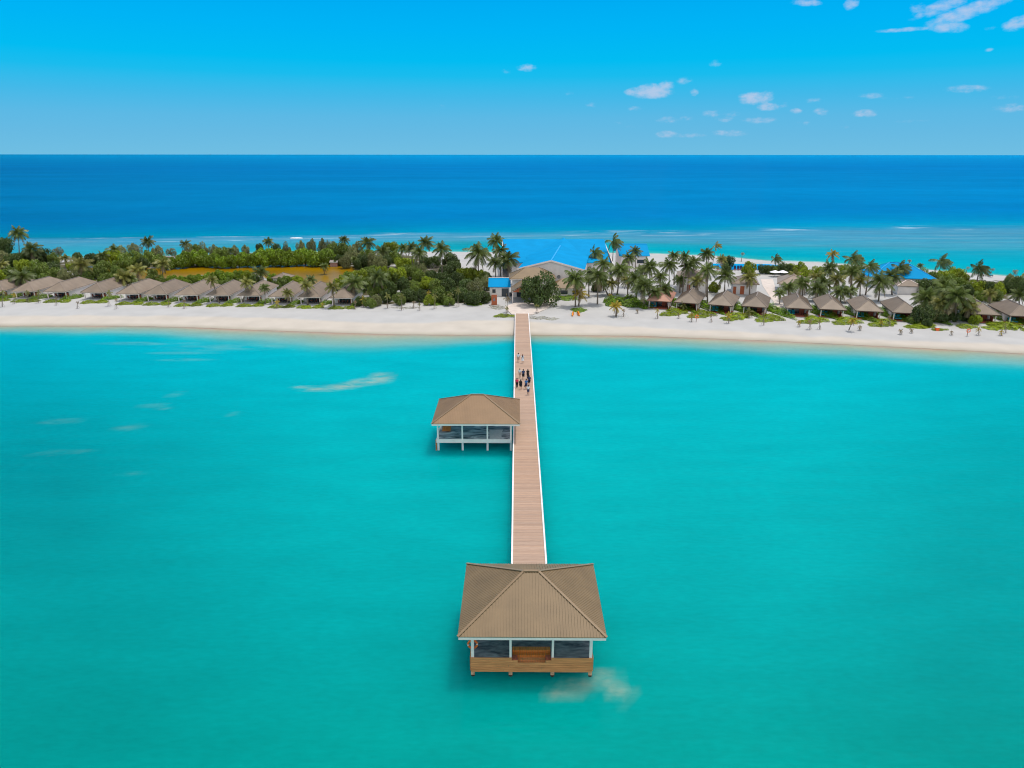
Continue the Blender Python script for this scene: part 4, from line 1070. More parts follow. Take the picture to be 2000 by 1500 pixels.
# ---------------------------------------------------------------- broadleaf trees
def leaf_crown(seed, mats, n=1500, lobes=9, leaf=0.105, z0=0.04, flat=0.55):
    r = np.random.default_rng(seed)
    C = [];
    for i in range(lobes):
        a = 2 * PI * i / lobes * 1.9 + r.uniform(-.4, .4); q = r.uniform(0.15, 0.74) if i else 0.0
        z = (0.50 if i % 2 == 0 else 0.27) + r.uniform(-0.12, 0.24) * (1.1 - q) + (0.14 if i == 0 else 0)
        C.append((math.cos(a) * q, math.sin(a) * q, z, r.uniform(0.20, 0.42)))
    C = np.array(C)
    k = r.integers(0, lobes, n * 2); d = r.normal(size=(n * 2, 3)); d /= np.linalg.norm(d, axis=1)[:, None]
    rad = C[k, 3] * (1.08 - 0.50 * r.random(n * 2) ** 1.3)
    P = C[k, :3] + d * rad[:, None] * np.array([1, 1, 0.85])
    dist = np.linalg.norm((P[:, None, :] - C[None, :, :3]) / np.array([1, 1, .85]), axis=2) / C[None, :, 3]
    dist[np.arange(len(P)), k] = 9
    keep = (dist.min(1) > 0.72) & (P[:, 2] > z0)
    P, d = P[keep][:n], d[keep][:n]; n = len(P)
    nrm = d * 0.8 + r.normal(size=(n, 3)) * 0.85 + np.array([0, 0, 0.45]); nrm /= np.linalg.norm(nrm, axis=1)[:, None]
    t = np.cross(nrm, r.normal(size=(n, 3))); t /= np.linalg.norm(t, axis=1)[:, None]; b = np.cross(nrm, t)
    s = leaf * r.uniform(0.5, 1.1, n)[:, None]
    V = np.stack([P - t * s, P - b * s * flat, P + t * s, P + b * s * flat], 1).reshape(-1, 3)
    return np_mesh('foliage', V, np.arange(4 * n).reshape(-1, 4), mats)

def limb_mesh(seed):
    r = random.Random(seed); b = MB()
    b.tube([(0, 0, -0.05), (0.01, 0, 0.12), (0.02, 0.01, 0.30), (0.0, 0.0, 0.5)], [0.05, 0.038, 0.03, 0.012], 7)
    for i in range(5):
        a = i * 1.26 + r.uniform(-.3, .3); z = r.uniform(.16, .32)
        b.tube([(0.01, 0, z), (math.cos(a) * .18, math.sin(a) * .18, z + .16), (math.cos(a) * .40, math.sin(a) * .40, z + .30)], [0.022, 0.015, 0.005], 5)
    me = bpy.data.meshes.new('limbs'); me.from_pydata(b.v, [], b.f); me.materials.append(M['bark']); me.update(); return me
LIMBS = [limb_mesh(i) for i in range(3)]
TC = {}
for key, mname, n_, lf in (('m', 'mangrove', 4800, .072), ('b', 'broad', 4400, .070), ('k', 'broaddark', 4400, .070), ('l', 'bright', 4400, .070), ('g', 'grey', 4000, .060), ('p', 'pale', 1500, .065)):
    TC[key] = [leaf_crown(300 + 17 * i + ord(key), [M[mname]], n_, 11 + 2 * i, lf) for i in range(3)]
TC['t'] = [leaf_crown(777, [M['twig']], 520, 8, .07, flat=0.18)]
TC['R'] = [leaf_crown(888, [M['broaddark']], 5200, 15, .052, z0=0.02)]
TW = {'m': 'bright green mangrove tree', 'b': 'leafy green tree', 'k': 'dark green tree', 'l': 'yellow-green bushy tree', 'g': 'grey-green tree', 'p': 'pale sparse tree', 't': 'leafless grey tree', 'R': 'large round dark tree'}

def tree(cx, cy, r, k='b', by=None, asp=1.0):
    if by is None: by = cy + r * 0.95
    X, Y = G(cx, by)
    zt = zat(cy - r, Y + 0.5)
    h = max(zt - GZ, 1.2)
    rm = r / F * (Y * CP + 34 * SP)
    root = empty('broadleaf_tree', (X, Y, GZ - 0.05), random.uniform(0, 6.28), scale=(rm * asp * random.uniform(1.15, 1.5), rm * asp * random.uniform(1.15, 1.5), h * random.uniform(0.95, 1.12)))
    obj('trunk', random.choice(LIMBS), root)
    obj('crown', random.choice(TC[k]), root)
    size = 'small' if h < 3.2 else ('tall' if h > 5.5 else '')
    THINGS.append((root, (size + ' ' + TW[k]).strip(), place(cx, by), 'tree', cx))

TREES = [
 # behind the left end
 (-20,500,18,'b'),(-8,540,16,'l'),(10,482,18,'k'),(8,505,14,'g'),(30,507,16,'k'),(58,503,15,'k'),(86,501,15,'k'),(108,505,11,'b'),(50,520,17,'l'),(74,528,17,'b'),(22,535,16,'b'),(97,524,14,'k'),(128,541,14,'g'),(112,533,13,'b'),(148,541,13,'g'),(60,545,15,'k'),(88,548,13,'b'),(116,492,9,'p'),(6,562,10,'b'),(168,545,12,'b'),
 (152,504,11,'k'),(184,508,13,'k'),(190,530,15,'b'),(206,522,14,'b'),(222,505,18,'l'),(243,516,16,'b'),(212,545,13,'b'),(182,555,9,'l'),(230,535,14,'b'),(140,520,9,'l'),(160,528,10,'b'),(205,505,11,'k'),(240,495,12,'g'),
 (265,504,15,'b'),(290,503,15,'b'),(280,515,12,'k'),(312,493,13,'g'),(336,492,9,'p'),(312,508,14,'b'),(325,516,11,'b'),(262,486,9,'g'),(272,488,8,'p'),
 # mangrove wall across the pond
 (340,511,13,'m'),(356,510,14,'m'),(372,507,15,'m'),(388,505,16,'m'),(404,506,15,'m'),(420,508,14,'m'),(436,510,14,'m'),(452,509,14,'m'),(468,506,16,'m'),(484,504,17,'m'),(500,503,18,'m'),(516,503,18,'m'),(532,502,18,'m'),(548,502,18,'m'),(564,502,18,'m'),(580,501,18,'m'),(596,501,18,'m'),(612,502,18,'m'),(626,505,15,'m'),
 (370,492,12,'g',505),(385,488,12,'b',502),(398,488,11,'g',502),(420,490,10,'g',502),(440,490,9,'b',502),(460,488,7,'g',500),(430,494,12,'b',504),
 (560,482,8,'g',497),(590,481,9,'g',497),(612,479,9,'g',497),(632,477,10,'g',497),(650,478,10,'p',497),(700,483,10,'g',500),(540,484,8,'k',497),(510,484,8,'k',498),(480,487,8,'g',498),
 (640,499,16,'m'),(655,487,14,'b'),(672,488,16,'b'),(690,500,16,'g'),(708,508,14,'k'),(726,508,14,'g'),(742,512,14,'g'),(662,508,11,'k'),(678,512,12,'g'),(720,496,11,'b'),(700,516,10,'k'),
 # near bank of the pond
 (300,545,11,'b'),(318,549,10,'b'),(298,532,8,'b'),(338,546,11,'m'),(356,549,11,'m'),(374,547,11,'m'),(392,544,11,'m'),(410,541,11,'m'),(428,540,12,'m'),(446,541,12,'m'),(464,538,13,'m'),(484,540,12,'l'),(500,546,12,'b'),(430,553,8,'b'),(448,553,9,'b'),(470,552,9,'b'),(530,544,10,'m'),(548,552,12,'b'),(565,548,11,'m'),(582,550,11,'l'),(570,558,9,'b'),(592,556,8,'b'),(535,556,9,'k'),
 (668,552,14,'l'),(682,541,14,'m'),(700,537,14,'l'),(716,532,13,'b'),(732,529,12,'b'),(720,553,14,'b'),(704,560,12,'k'),(738,566,14,'b'),(756,577,14,'k'),(702,588,10,'k'),(722,590,11,'b'),(676,566,11,'k'),(748,531,12,'l'),(736,586,12,'g'),
 # middle grove
 (764,482,15,'l'),(757,497,12,'k'),(751,511,12,'k'),(772,500,13,'b'),(784,514,13,'l'),(800,513,12,'l'),(775,536,16,'l'),(760,541,14,'b'),(797,531,15,'b'),(813,524,13,'g'),(826,530,12,'g'),(836,512,12,'k'),(850,510,12,'k'),(880,508,15,'k'),(886,521,13,'k'),(870,528,12,'k'),(848,527,14,'t'),(788,558,15,'k'),(808,558,14,'b'),(764,562,15,'k'),(833,552,14,'l'),(800,575,14,'k'),(822,578,13,'k'),(854,558,14,'b'),(862,578,15,'b'),(878,558,16,'k'),(890,544,14,'k'),(905,534,12,'l'),(920,534,13,'l'),(936,537,12,'l'),(948,540,11,'b'),(914,560,17,'k'),(932,564,17,'g'),(950,553,14,'g'),(900,575,15,'k'),(924,580,15,'k'),(876,584,12,'b'),(840,586,10,'l'),(945,580,12,'k'),(780,585,11,'b'),(845,540,12,'k'),(820,540,12,'b'),(862,543,12,'k'),
 # centre
 (1054,564,34,'R',597,1.0),(1150,531,13,'k'),(1165,560,10,'k'),
 # right side
 (1422,510,11,'k'),(1418,524,9,'k'),(1460,523,12,'l'),(1494,524,11,'k'),(1508,525,10,'b'),(1521,525,9,'b'),(1534,524,13,'k'),(1546,523,11,'l'),(1560,526,13,'l'),(1572,531,11,'l'),(1392,560,11,'l'),(1598,530,12,'l'),(1650,525,12,'l'),(1677,525,11,'b'),(1690,540,10,'l'),
 (1800,541,15,'b'),(1818,545,17,'b'),(1802,560,16,'k'),(1826,562,15,'b'),(1770,557,10,'b'),(1846,538,14,'l'),(1862,534,14,'l'),(1874,540,13,'l'),(1852,552,14,'b'),(1872,556,14,'b'),(1888,566,12,'k'),(1905,560,14,'l'),(1928,560,14,'k'),(1948,563,12,'l'),(1965,560,12,'k'),(1984,556,16,'k'),(2000,556,14,'b'),(1970,546,10,'g'),(1918,577,12,'b'),(1945,577,10,'b'),
 (1798,612,19,'k'),(1822,613,15,'g'),(1812,628,9,'k'),(1883,612,14,'k'),(1862,618,10,'k'),(1780,622,8,'b'),(1904,622,10,'l'),(1842,620,10,'k'),
]
for t in TREES: tree(*t)

# ---------------------------------------------------------------- hedges, creepers, mounds
def mound_mesh(seed, m, n=2200, leaf=0.075):
    r = np.random.default_rng(seed)
    d = r.normal(size=(n, 3)); d[:, 2] = np.abs(d[:, 2]); d /= np.linalg.norm(d, axis=1)[:, None]
    P = d * (1 - 0.25 * r.random(n)[:, None] ** 2)
    wob = 1 + 0.16 * np.sin(3 * np.arctan2(P[:, 1], P[:, 0]) + seed) + 0.10 * np.sin(7 * np.arctan2(P[:, 1], P[:, 0]))
    P = P * wob[:, None]; P[:, 2] *= (1 + 0.25 * np.sin(P[:, 0] * 5 + seed) + 0.15 * np.sin(P[:, 1] * 9))
    nrm = d + r.normal(size=(n, 3)) * 0.5; nrm /= np.linalg.norm(nrm, axis=1)[:, None]
    t = np.cross(nrm, r.normal(size=(n, 3))); t /= np.linalg.norm(t, axis=1)[:, None]; b = np.cross(nrm, t)
    s = leaf * r.uniform(.5, 1.2, n)[:, None]
    V = np.stack([P - t * s, P - b * s * .6, P + t * s, P + b * s * .6], 1).reshape(-1, 3)
    return np_mesh('hedge_leaves', V, np.arange(4 * n).reshape(-1, 4), [m])
MM = {'c': [mound_mesh(i + 1, M['ground_green']) for i in range(4)], 'h': [mound_mesh(i + 11, M['hedge_dark'], 2200) for i in range(4)], 'g': [mound_mesh(31, M['pale'], 500)]}
def mound(cx, cy, w, dpx, h, kind='c', rz=0.0, what=None, pl=None):
    X, Y = G(cx, cy); s = F / (Y * CP + 37 * SP)
    _, Ya = G(cx, cy + dpx / 2); _, Yb = G(cx, cy - dpx / 2)
    o = obj('shrub', random.choice(MM[kind]), None, (X, Y, min(GZ, gz(X, Y - 0.5)) - 0.03))
    o.scale = (w / 2 / s, (Yb - Ya) / 2, h); o.rotation_euler = (0, 0, rz)
    THINGS.append((o, what or {'c': 'light green creeper patch', 'h': 'leafy green hedge', 'g': 'sparse pale ground shrub'}[kind], pl or place(cx, cy), 'shrub', cx))
for (px, X, Y, ph, side) in VILLAS:
    vx, vy = proj(X, Y, GZ)
    if side == 'w':
        mound(vx - 12, vy + 5.5, 30, 5, 0.55, pl=f'in front of the {ph}'); mound(vx + 14, vy + 5.0, 24, 5, 0.5, pl=f'in front of the {ph}')
        mound(vx + 30, vy - 1, 16, 9, 0.9, 'h', -0.5, pl=f'right of the {ph}')
    else:
        mound(vx + 34, vy + 6, 42, 12, 0.7, pl=f'in front of the {ph}'); mound(vx + 18, vy + 11, 36, 7, 0.45, pl=f'in front of the {ph}')
        mound(vx + 37, vy - 7, 24, 28, 1.3, 'h', 0.2, pl=f'right of the {ph}')
for a in [(1222, 591, 64, 17, 1.5, 'h'), (1196, 592, 36, 14, 1.2, 'h'), (1252, 596, 44, 14, 1.3, 'h'), (1104, 583, 52, 8, 0.7, 'h'), (1130, 606, 30, 7, 0.6, 'h'), (985, 615.5, 42, 6.5, 0.35, 'c'), (1052, 619, 44, 6, 0.25, 'g'), (1075, 621, 34, 5, 0.2, 'g'),
          (972, 601, 34, 6, 0.3, 'g'), (928, 594, 38, 6, 0.4, 'h'), (855, 594, 30, 5, 0.4, 'h'), (790, 601, 60, 4, 0.2, 'g'), (955, 582, 16, 8, 0.6, 'c'), (1800, 637, 60, 6, 0.4, 'c'), (1835, 642, 34, 4, 0.35, 'c'), (1888, 637, 40, 7, 0.6, 'c'), (1965, 637, 60, 12, 0.9, 'c')]:
    mound(*a)

# ---------------------------------------------------------------- staked saplings on the beach edge
SAP = {k: [palm_crown(400 + i + 10 * j, [M[m_], M[m_]], n=9, dry=1, droop=1.3) for i in range(2)] for j, (k, m_) in enumerate((('o', 'palmolive'), ('y', 'palmyellow'), ('d', 'palmdry')))}
SW = {'o': 'thin staked olive-green sapling palm', 'y': 'thin staked yellow sapling palm', 'd': 'thin staked dry sapling palm'}
def sapling(cx, cy, d, by, k='o', bx=None, stake=True):
    bx = bx or cx
    X, Y, g0_ = on_land(bx, by); z = max(zat(cy, Y), g0_ + 0.8); zd = Y * CP + 36 * SP; Xc = xat(cx, Y, z)
    root = empty('sapling_palm', (X, Y, g0_ - 0.05)); h = z - g0_ + .05
    MB().tube([(0, 0, 0), ((Xc - X) * .5, 0, h * .5), (Xc - X, 0, h)], [0.08, 0.055, 0.045], 6).build('trunk', M['trunk'], root)
    c = obj('crown', random.choice(SAP[k]), root, (Xc - X, 0, h)); s = d / 2 / F * zd / .82; c.scale = (s, s, s * 1.15); c.rotation_euler = (0, 0, random.uniform(0, 6))
    if stake:
        b = MB()
        for a in (0.5, 2.6, 4.7): b.tube([(math.cos(a) * .55, math.sin(a) * .55, 0), (0.02 * math.cos(a), 0.02 * math.sin(a), min(h * .6, 1.5))], 0.03, 5)
        b.build('stake', M['stake'], root)
    THINGS.append((root, SW[k], place(cx, by), 'sapling', cx))
for a in [(5, 571, 12, 600, 'o'), (28, 577, 10, 594, 'y'), (54, 572, 12, 590, 'o'), (75, 572, 12, 592, 'o'), (152, 591, 8, 603, 'd'), (213, 573, 14, 598, 'o'), (227, 586, 8, 604, 'd'), (110, 583, 7, 597, 'd'), (360, 588, 8, 603, 'd'), (330, 590, 7, 600, 'd'), (541, 590, 12, 603, 'y'), (710, 586, 16, 600, 'y'), (630, 594, 9, 602, 'y'), (694, 590, 8, 604, 'd'),
          (757, 578, 15, 602, 'o'), (784.7, 578, 14, 606, 'o'), (819, 594, 9, 607, 'o'), (849.7, 577, 15, 603, 'o'), (879, 575, 15, 597, 'o'), (894.8, 568, 14, 599, 'o'), (837, 572, 12, 593, 'y'), (808, 590, 8, 602, 'd'),
          (991, 583, 18, 610, 'd'), (1049, 597, 12, 612, 'o'), (990, 601, 11, 618, 'o'), (1063, 586, 12, 598, 'o'),
          (1284, 607, 11, 622, 'y'), (1351, 615, 13, 628, 'y'), (1335, 596, 18, 607, 'o'), (1389, 617, 7, 629, 'd'), (1423, 616, 15, 631, 'y'), (1326, 614, 7, 622, 'd'), (1491, 612, 9, 635, 'd'), (1463, 609, 20, 620, 'o'), (1561, 629, 11, 638, 'y'), (1582, 627, 12, 643, 'd'), (1601, 628, 8, 643, 'd'), (1680, 640, 10, 645, 'd'), (1737, 618, 9, 636, 'd'), (1722, 628, 12, 637, 'y'),
          (1760, 645, 11, 653, 'd'), (1781, 644, 10, 650, 'd'), (1859, 649, 8, 654, 'd'), (1912, 642, 13, 654, 'y'), (1956, 648, 12, 655, 'y'), (1964, 633, 10, 650, 'o'), (1903, 604, 16, 620, 'o'), (1192, 575, 12, 588, 'y'), (1440, 585, 10, 600, 'd'), (1218, 606, 9, 618, 'd'), (1245, 606, 8, 612, 'd')]:
    sapling(*a)

def finish_labels():
    from collections import defaultdict
    g = defaultdict(list)
    for t in THINGS: g[(t[1], t[2])].append(t)
    for (pre, pl), L_ in g.items():
        L_.sort(key=lambda t: t[4])
        n = len(L_)
        for i, t in enumerate(L_):
            o = t[0]
            lab = f'{pre} {pl}'
            if n == 2: lab += ', ' + ('left one' if i == 0 else 'right one')
            elif n > 2: lab += ', ' + ('leftmost' if i == 0 else 'rightmost' if i == n - 1 else ORD[min(i, 29)] + ' from left')
            tag(o, lab, t[3], {'palm tree': 'coconut palms of the island', 'tree': 'broadleaf trees of the island', 'shrub': 'hedges and creeper patches on the sand', 'sapling': 'staked saplings along the beach'}[t[3]])
finish_labels()

# ---------------------------------------------------------------- small things on the sand
X, Y = G(965.5, 596.5)
o = empty('sign_panel', (X, Y, GZ), 0, 'upright terracotta panel with a grey emblem at the head of the jetty path', 'sign')
b = MB(); b.box(-0.72, 0.72, -0.15, 0.15, -0.2, 2.75); b.build('slab', M['brick'], o)
b = MB(); b.tube([(0.0, -0.19, 1.1), (0, -0.156, 1.1)], 0.01, 4)
M['emblem'] = mat('emblem_grey', (0.2, 0.24, 0.3), rough=0.7)
b = MB(); b.add([(0, -0.17, 2.15), (-0.22, -0.17, 1.5), (0.22, -0.17, 1.5)], [(0, 1, 2)]); b.box(-0.3, 0.3, -0.18, -0.152, 1.32, 1.44); b.box(-0.24, 0.24, -0.18, -0.152, 1.16, 1.26); b.build('emblem', M['emblem'], o)
b = MB(); b.tube([(0, 0, -0.25), (0, 0, 0.14)], [1.5, 1.35], 16); b.build('plinth', M['stone'], o)

def kayak(px, py, side):
    X, Y, g0_ = on_land(px, py)
    r = empty('kayak', (X, Y, g0_ + 0.03), R(-8 if side == 'left' else 4), f'orange kayak lying on the sand, the {side} one of the pair', 'kayak', 'orange kayaks on the beach')
    b = MB(); pts = []; rad = []
    for k in range(11):
        t = -1 + 2 * k / 10; pts.append((0, t * 1.9, 0.18 + 0.14 * abs(t) ** 3)); w = max(0.03, 0.62 * (1 - abs(t) ** 2.2)); rad.append((w, 0.22 * (1 - 0.6 * abs(t) ** 2)))
    b.tube(pts, rad, 14); b.build('hull', M['orange'], r, smooth=True)
    for y in (-0.7, 0.4):
        b = MB(); b.tube([(0, y, 0.32), (0, y, 0.425)], [0.26, 0.30], 12); b.box(-0.2, 0.2, y + 0.28, y + 0.34, 0.3, 0.62); b.build('seat', M['darkwood'], r)
kayak(1119, 615, 'left'); kayak(1129.8, 614.6, 'right')

def ring_post(px, py, label):
    X, Y, g0_ = on_land(px, py)
    r = empty('lifebuoy_post', (X, Y, g0_), 0, label, 'lifebuoy')
    b = MB(); b.box(-0.05, 0.05, -0.05, 0.05, -0.2, 1.5); b.build('post', M['stake'], r)
    b = MB(); torus(b, (0, -0.17, 1.25), 0.36, 0.10); b.build('ring', [M['ring'], M['whitecloth']], r, smooth=True)
ring_post(1360, 628, 'orange and white lifebuoy on a post before the second villa of the right row')
ring_post(1889, 656, 'pinkish-orange lifebuoy on a post near the waterline at the right')
X, Y, g0_ = on_land(1830, 645)
r = empty('equipment_box', (X, Y, g0_ - 0.03), 0, 'small red box with white lid on the sand by the dark bushes', 'box')
b = MB(); b.box(-0.36, 0.36, -0.3, 0.3, 0, 0.7); b.build('body', M['ring'], r); b = MB(); b.box(-0.4, 0.4, -0.34, 0.34, 0.702, 0.84); b.build('lid', M['whitecloth'], r)
X, Y, g0_ = on_land(1217, 622)
r = empty('beach_swing_frame', (X, Y, g0_ - 0.03), 0.3, 'thin white driftwood frame standing on the sand near the kayaks', 'frame')
for i, (a, c) in enumerate((((-1.6, 0, 0), (-0.9, 0, 2.0)), ((-0.2, 0.2, 0), (-0.9, 0, 2.0)), ((1.7, 0.1, 0), (0.9, 0, 1.2)), ((-0.9, 0, 2.0), (0.9, 0, 1.2)), ((0.4, -.2, 0), (0.9, 0, 1.2)))):
    MB().tube([a, c], 0.045, 6).build('pole', M['whiteedge'], r)

def pool_chair(px, py, i):
    X, Y = G(px, py); nm = ['leftmost', 'second from left', 'third from left', 'fourth from left', 'fifth from left', 'rightmost'][i]
    r = empty('pool_chair', (X, Y, GZ), 0, f'dark high-backed chair beside the blue pool, {nm}', 'chair', 'dark chairs along the pool')
    b = MB(); b.box(-0.35, 0.35, -0.3, 0.5, 0.2, 0.4); b.build('seat', M['redwood'], r)
    b = MB(); b.bar((0, 0.45, 0.4), (0, 0.65, 1.5), 0.8, 0.12); b.build('backrest', M['navy'], r)
for i, px in enumerate((1402, 1436, 1442.5, 1448, 1476, 1483)): pool_chair(px, 527.5, i)
def loungers_far(px, py, lab):
    X, Y = G(px, py); o = copy_tree(LO); o.location = (X, Y, GZ); o.rotation_euler = (0, 0, random.uniform(-.5, .5)); o.scale = (1.3, 1.3, 1.3)
    tag(o, lab, 'sun lounger', 'loungers on the far beach')
loungers_far(1933, 539, 'dark sun lounger on the far beach behind the right row, left of the two'); loungers_far(1986, 543, 'dark sun lounger on the far beach behind the right row, right of the two')

def parasol(px, py, lab):
    X, Y = G(px, py); r = empty('parasol', (X, Y, GZ), 0, lab, 'parasol', 'white parasols behind the right row')
    MB().tube([(0, 0, 0), (0, 0, 1.7)], 0.04, 6).build('pole', M['stake'], r)
    b = MB(); n = 10; b.add([(0, 0, 2.1)] + [(1.7 * math.cos(2 * PI * k / n), 1.7 * math.sin(2 * PI * k / n), 1.45) for k in range(n)] + [(0, 0, 2.02)] + [(1.66 * math.cos(2 * PI * k / n), 1.66 * math.sin(2 * PI * k / n), 1.38) for k in range(n)],
          [(0, 1 + k, 1 + (k + 1) % n) for k in range(n)] + [(n + 1, n + 2 + (k + 1) % n, n + 2 + k) for k in range(n)] + [(1 + k, n + 2 + k, n + 2 + (k + 1) % n, 1 + (k + 1) % n) for k in range(n)])
    b.build('canopy', M['whitecloth'], r)
parasol(1513, 540, 'white parasol before the dark hedge by the path, left of the two'); parasol(1528, 540, 'white parasol before the dark hedge by the path, right of the two')
# small breaking wave on the reef
X0, Y0 = G(579, 465.5, 0)
b = MB(); n = 24
for k in range(n + 1):
    t = -1 + 2 * k / n; w = 0.9 * (1 - t * t) + 0.1; hgt = 0.32 * (1 - t * t) ** .5 + 0.02; jx = 0.3 * math.sin(k * 2.3)
    b.v += [(t * 2.6, -w + jx, -0.05), (t * 2.6, -w * .35 + jx, hgt * .8), (t * 2.6, w * .2, hgt), (t * 2.6, w, -0.05)]
for k in range(n):
    for j in range(3): b.f.append((4 * k + j, 4 * k + j + 1, 4 * k + j + 5, 4 * k + j + 4)); b.m.append(0)
o = b.build('breaking_wave', mat('foam', (0.8, 0.83, 0.85), rough=0.9, var=0.15, scale=2, bump=0.8, bscale=3), None, smooth=True); o.location = (X0, Y0, 0); o.scale = (1.25, 1, 1)
tag(o, kind='structure')

# ---------------------------------------------------------------- people on the jetty
def person(px, py, label, hgt, top, bottom, hair, skin, style, phase, long_hair=False, bag=None, turn=0.0):
    X, Y = G(px, py, DZ)
    root = empty('person', (X, Y, DZ + 0.004), turn, label, 'person', 'people walking along the jetty')
    s = hgt / 1.70
    st = phase                                            # stride: + left foot forward
    P = {'pelvis': (0, 0, .95), 'waist': (0, .01, 1.08), 'chest': (0, .02, 1.28), 'neck': (0, .015, 1.44), 'head': (0, .03, 1.53), 'head2': (0, .035, 1.61), 'top': (0, .03, 1.675)}
    e = []; names = list(P); rad = {'pelvis': (.15, .11), 'waist': (.125, .09), 'chest': (.155, .10), 'neck': (.052, .052), 'head': (.068, .075), 'head2': (.078, .092), 'top': (.045, .055)}
    for a, b_ in zip(names[:-1], names[1:]): e.append((a, b_))
    for sd, q in ((-1, 'l'), (1, 'r')):
        f = st * (-sd)
        P['sh' + q] = (sd * .17, .02, 1.38); P['el' + q] = (sd * .23, .02 - f * .10, 1.12); P['wr' + q] = (sd * .23, .08 - f * .20, .88)
        P['ha' + q] = (sd * .225, .10 - f * .21, .82)
        P['hp' + q] = (sd * .09, 0, .88); P['kn' + q] = (sd * .095, .05 + f * .17, .49); P['an' + q] = (sd * .095, f * .30 - .03 - .04 * abs(f), .09); P['to' + q] = (sd * .105, f * .30 + .12, .035)
        rad.update({'sh' + q: (.055, .055), 'el' + q: (.038, .038), 'wr' + q: (.026, .026), 'ha' + q: (.034, .018), 'hp' + q: (.088, .088), 'kn' + q: (.055, .055), 'an' + q: (.038, .038), 'to' + q: (.035, .03)})
        e += [('chest', 'sh' + q), ('sh' + q, 'el' + q), ('el' + q, 'wr' + q), ('wr' + q, 'ha' + q), ('pelvis', 'hp' + q), ('hp' + q, 'kn' + q), ('kn' + q, 'an' + q), ('an' + q, 'to' + q)]
    keys = list(P); ix = {k: i for i, k in enumerate(keys)}
    me = bpy.data.meshes.new('body'); me.from_pydata([P[k] for k in keys], [(ix[a], ix[b_]) for a, b_ in e], [])
    bo = bpy.data.objects.new('body_tmp', me); col.objects.link(bo)
    md = bo.modifiers.new('Skin', 'SKIN'); sv = me.skin_vertices[0].data
    for k in keys: sv[ix[k]].radius = rad[k]
    sv[0].use_root = True
    bo.modifiers.new('Sub', 'SUBSURF').levels = 1
    dg = bpy.context.evaluated_depsgraph_get(); ev = bo.evaluated_get(dg)
    src = bpy.data.meshes.new_from_object(ev)
    b = MB(); b.add([v.co[:] for v in src.vertices], [tuple(p.vertices) for p in src.polygons])
    bpy.data.objects.remove(bo)
    for sd, q in ((-1, 'l'), (1, 'r')):                    # fingers, thumb, ears
        h = Vector(P['ha' + q]); 
        for i, (dy, ln) in enumerate(((-.024, .055), (-.008, .068), (.008, .072), (.024, .064))):
            b.tube([h + Vector((0, dy, -.012)), h + Vector((-sd * .004, dy * 1.1, -.035 - ln * .5)), h + Vector((-sd * .018, dy * 1.1, -.03 - ln))], [.009, .008, .006], 5)
        b.tube([h + Vector((0, .02, .01)), h + Vector((-sd * .012, .05, -.02)), h + Vector((-sd * .018, .055, -.05))], [.010, .009, .007], 5)
        b.tube([Vector((sd * .075, .03, 1.585)), Vector((sd * .09, .025, 1.60)), Vector((sd * .085, .03, 1.63))], [.012, .018, .010], 5)
    b.tube([(0, .115, 1.63), (0, .14, 1.59), (0, .12, 1.575)], [.008, .016, .01], 5)
    bo = b.build('body', M[skin], root, smooth=True)
    # hair
    hb = MB(); hp = Vector((0, .03, 1.62)); pts = []
    hb.tube([(0, -.055, 1.50), (0, -.045, 1.56), (0, .0, 1.63), (0, .02, 1.69), (0, .02, 1.725)], [(.055, .03), (.085, .055), (.096, .105), (.08, .09), (.03, .035)], 12)
    if long_hair: hb.tube([(0, -.04, 1.66), (0, -.085, 1.52), (0, -.115, 1.36), (0, -.12, 1.22), (0, -.115, 1.14)], [(.07, .05), (.095, .05), (.10, .035), (.075, .03), (.03, .015)], 10)
    hb.build('hair', M[hair], root, smooth=True)
    # shirt or dress
    tb = MB(); hem = .90 if style != 'dress' else .52
    if style == 'dress': rings = [(hem, .26, .20), (.72, .22, .17), (.92, .185, .145), (1.08, .145, .11), (1.28, .175, .125), (1.39, .165, .10), (1.435, .07, .065)]
    elif style == 'cape': rings = [(.72, .27, .21), (.90, .24, .18), (1.08, .205, .15), (1.28, .20, .14), (1.39, .17, .11), (1.435, .07, .065)]
    else: rings = [(hem, .178, .14), (1.0, .165, .13), (1.12, .155, .12), (1.28, .182, .13), (1.38, .175, .11), (1.435, .075, .07)]
    nn = 14; vs = []
    for z, rx, ry in rings: vs += [(rx * math.cos(2 * PI * k / nn) * (1 + .03 * math.sin(5 * k + z * 20)), .012 + ry * math.sin(2 * PI * k / nn), z) for k in range(nn)]
    tb.add(vs, [(i * nn + k, i * nn + (k + 1) % nn, (i + 1) * nn + (k + 1) % nn, (i + 1) * nn + k) for i in range(len(rings) - 1) for k in range(nn)])
    for sd, q in ((-1, 'l'), (1, 'r')):
        a = Vector(P['sh' + q]); c = Vector(P['el' + q]); a2 = a + Vector((-sd * .05, 0, .02))
        tb.tube([a2, a, a.lerp(c, .75)], [.075, .076, .066], 10, cap=False)
    tb.build('dress' if style == 'dress' else 'shirt', M[top], root, smooth=True)
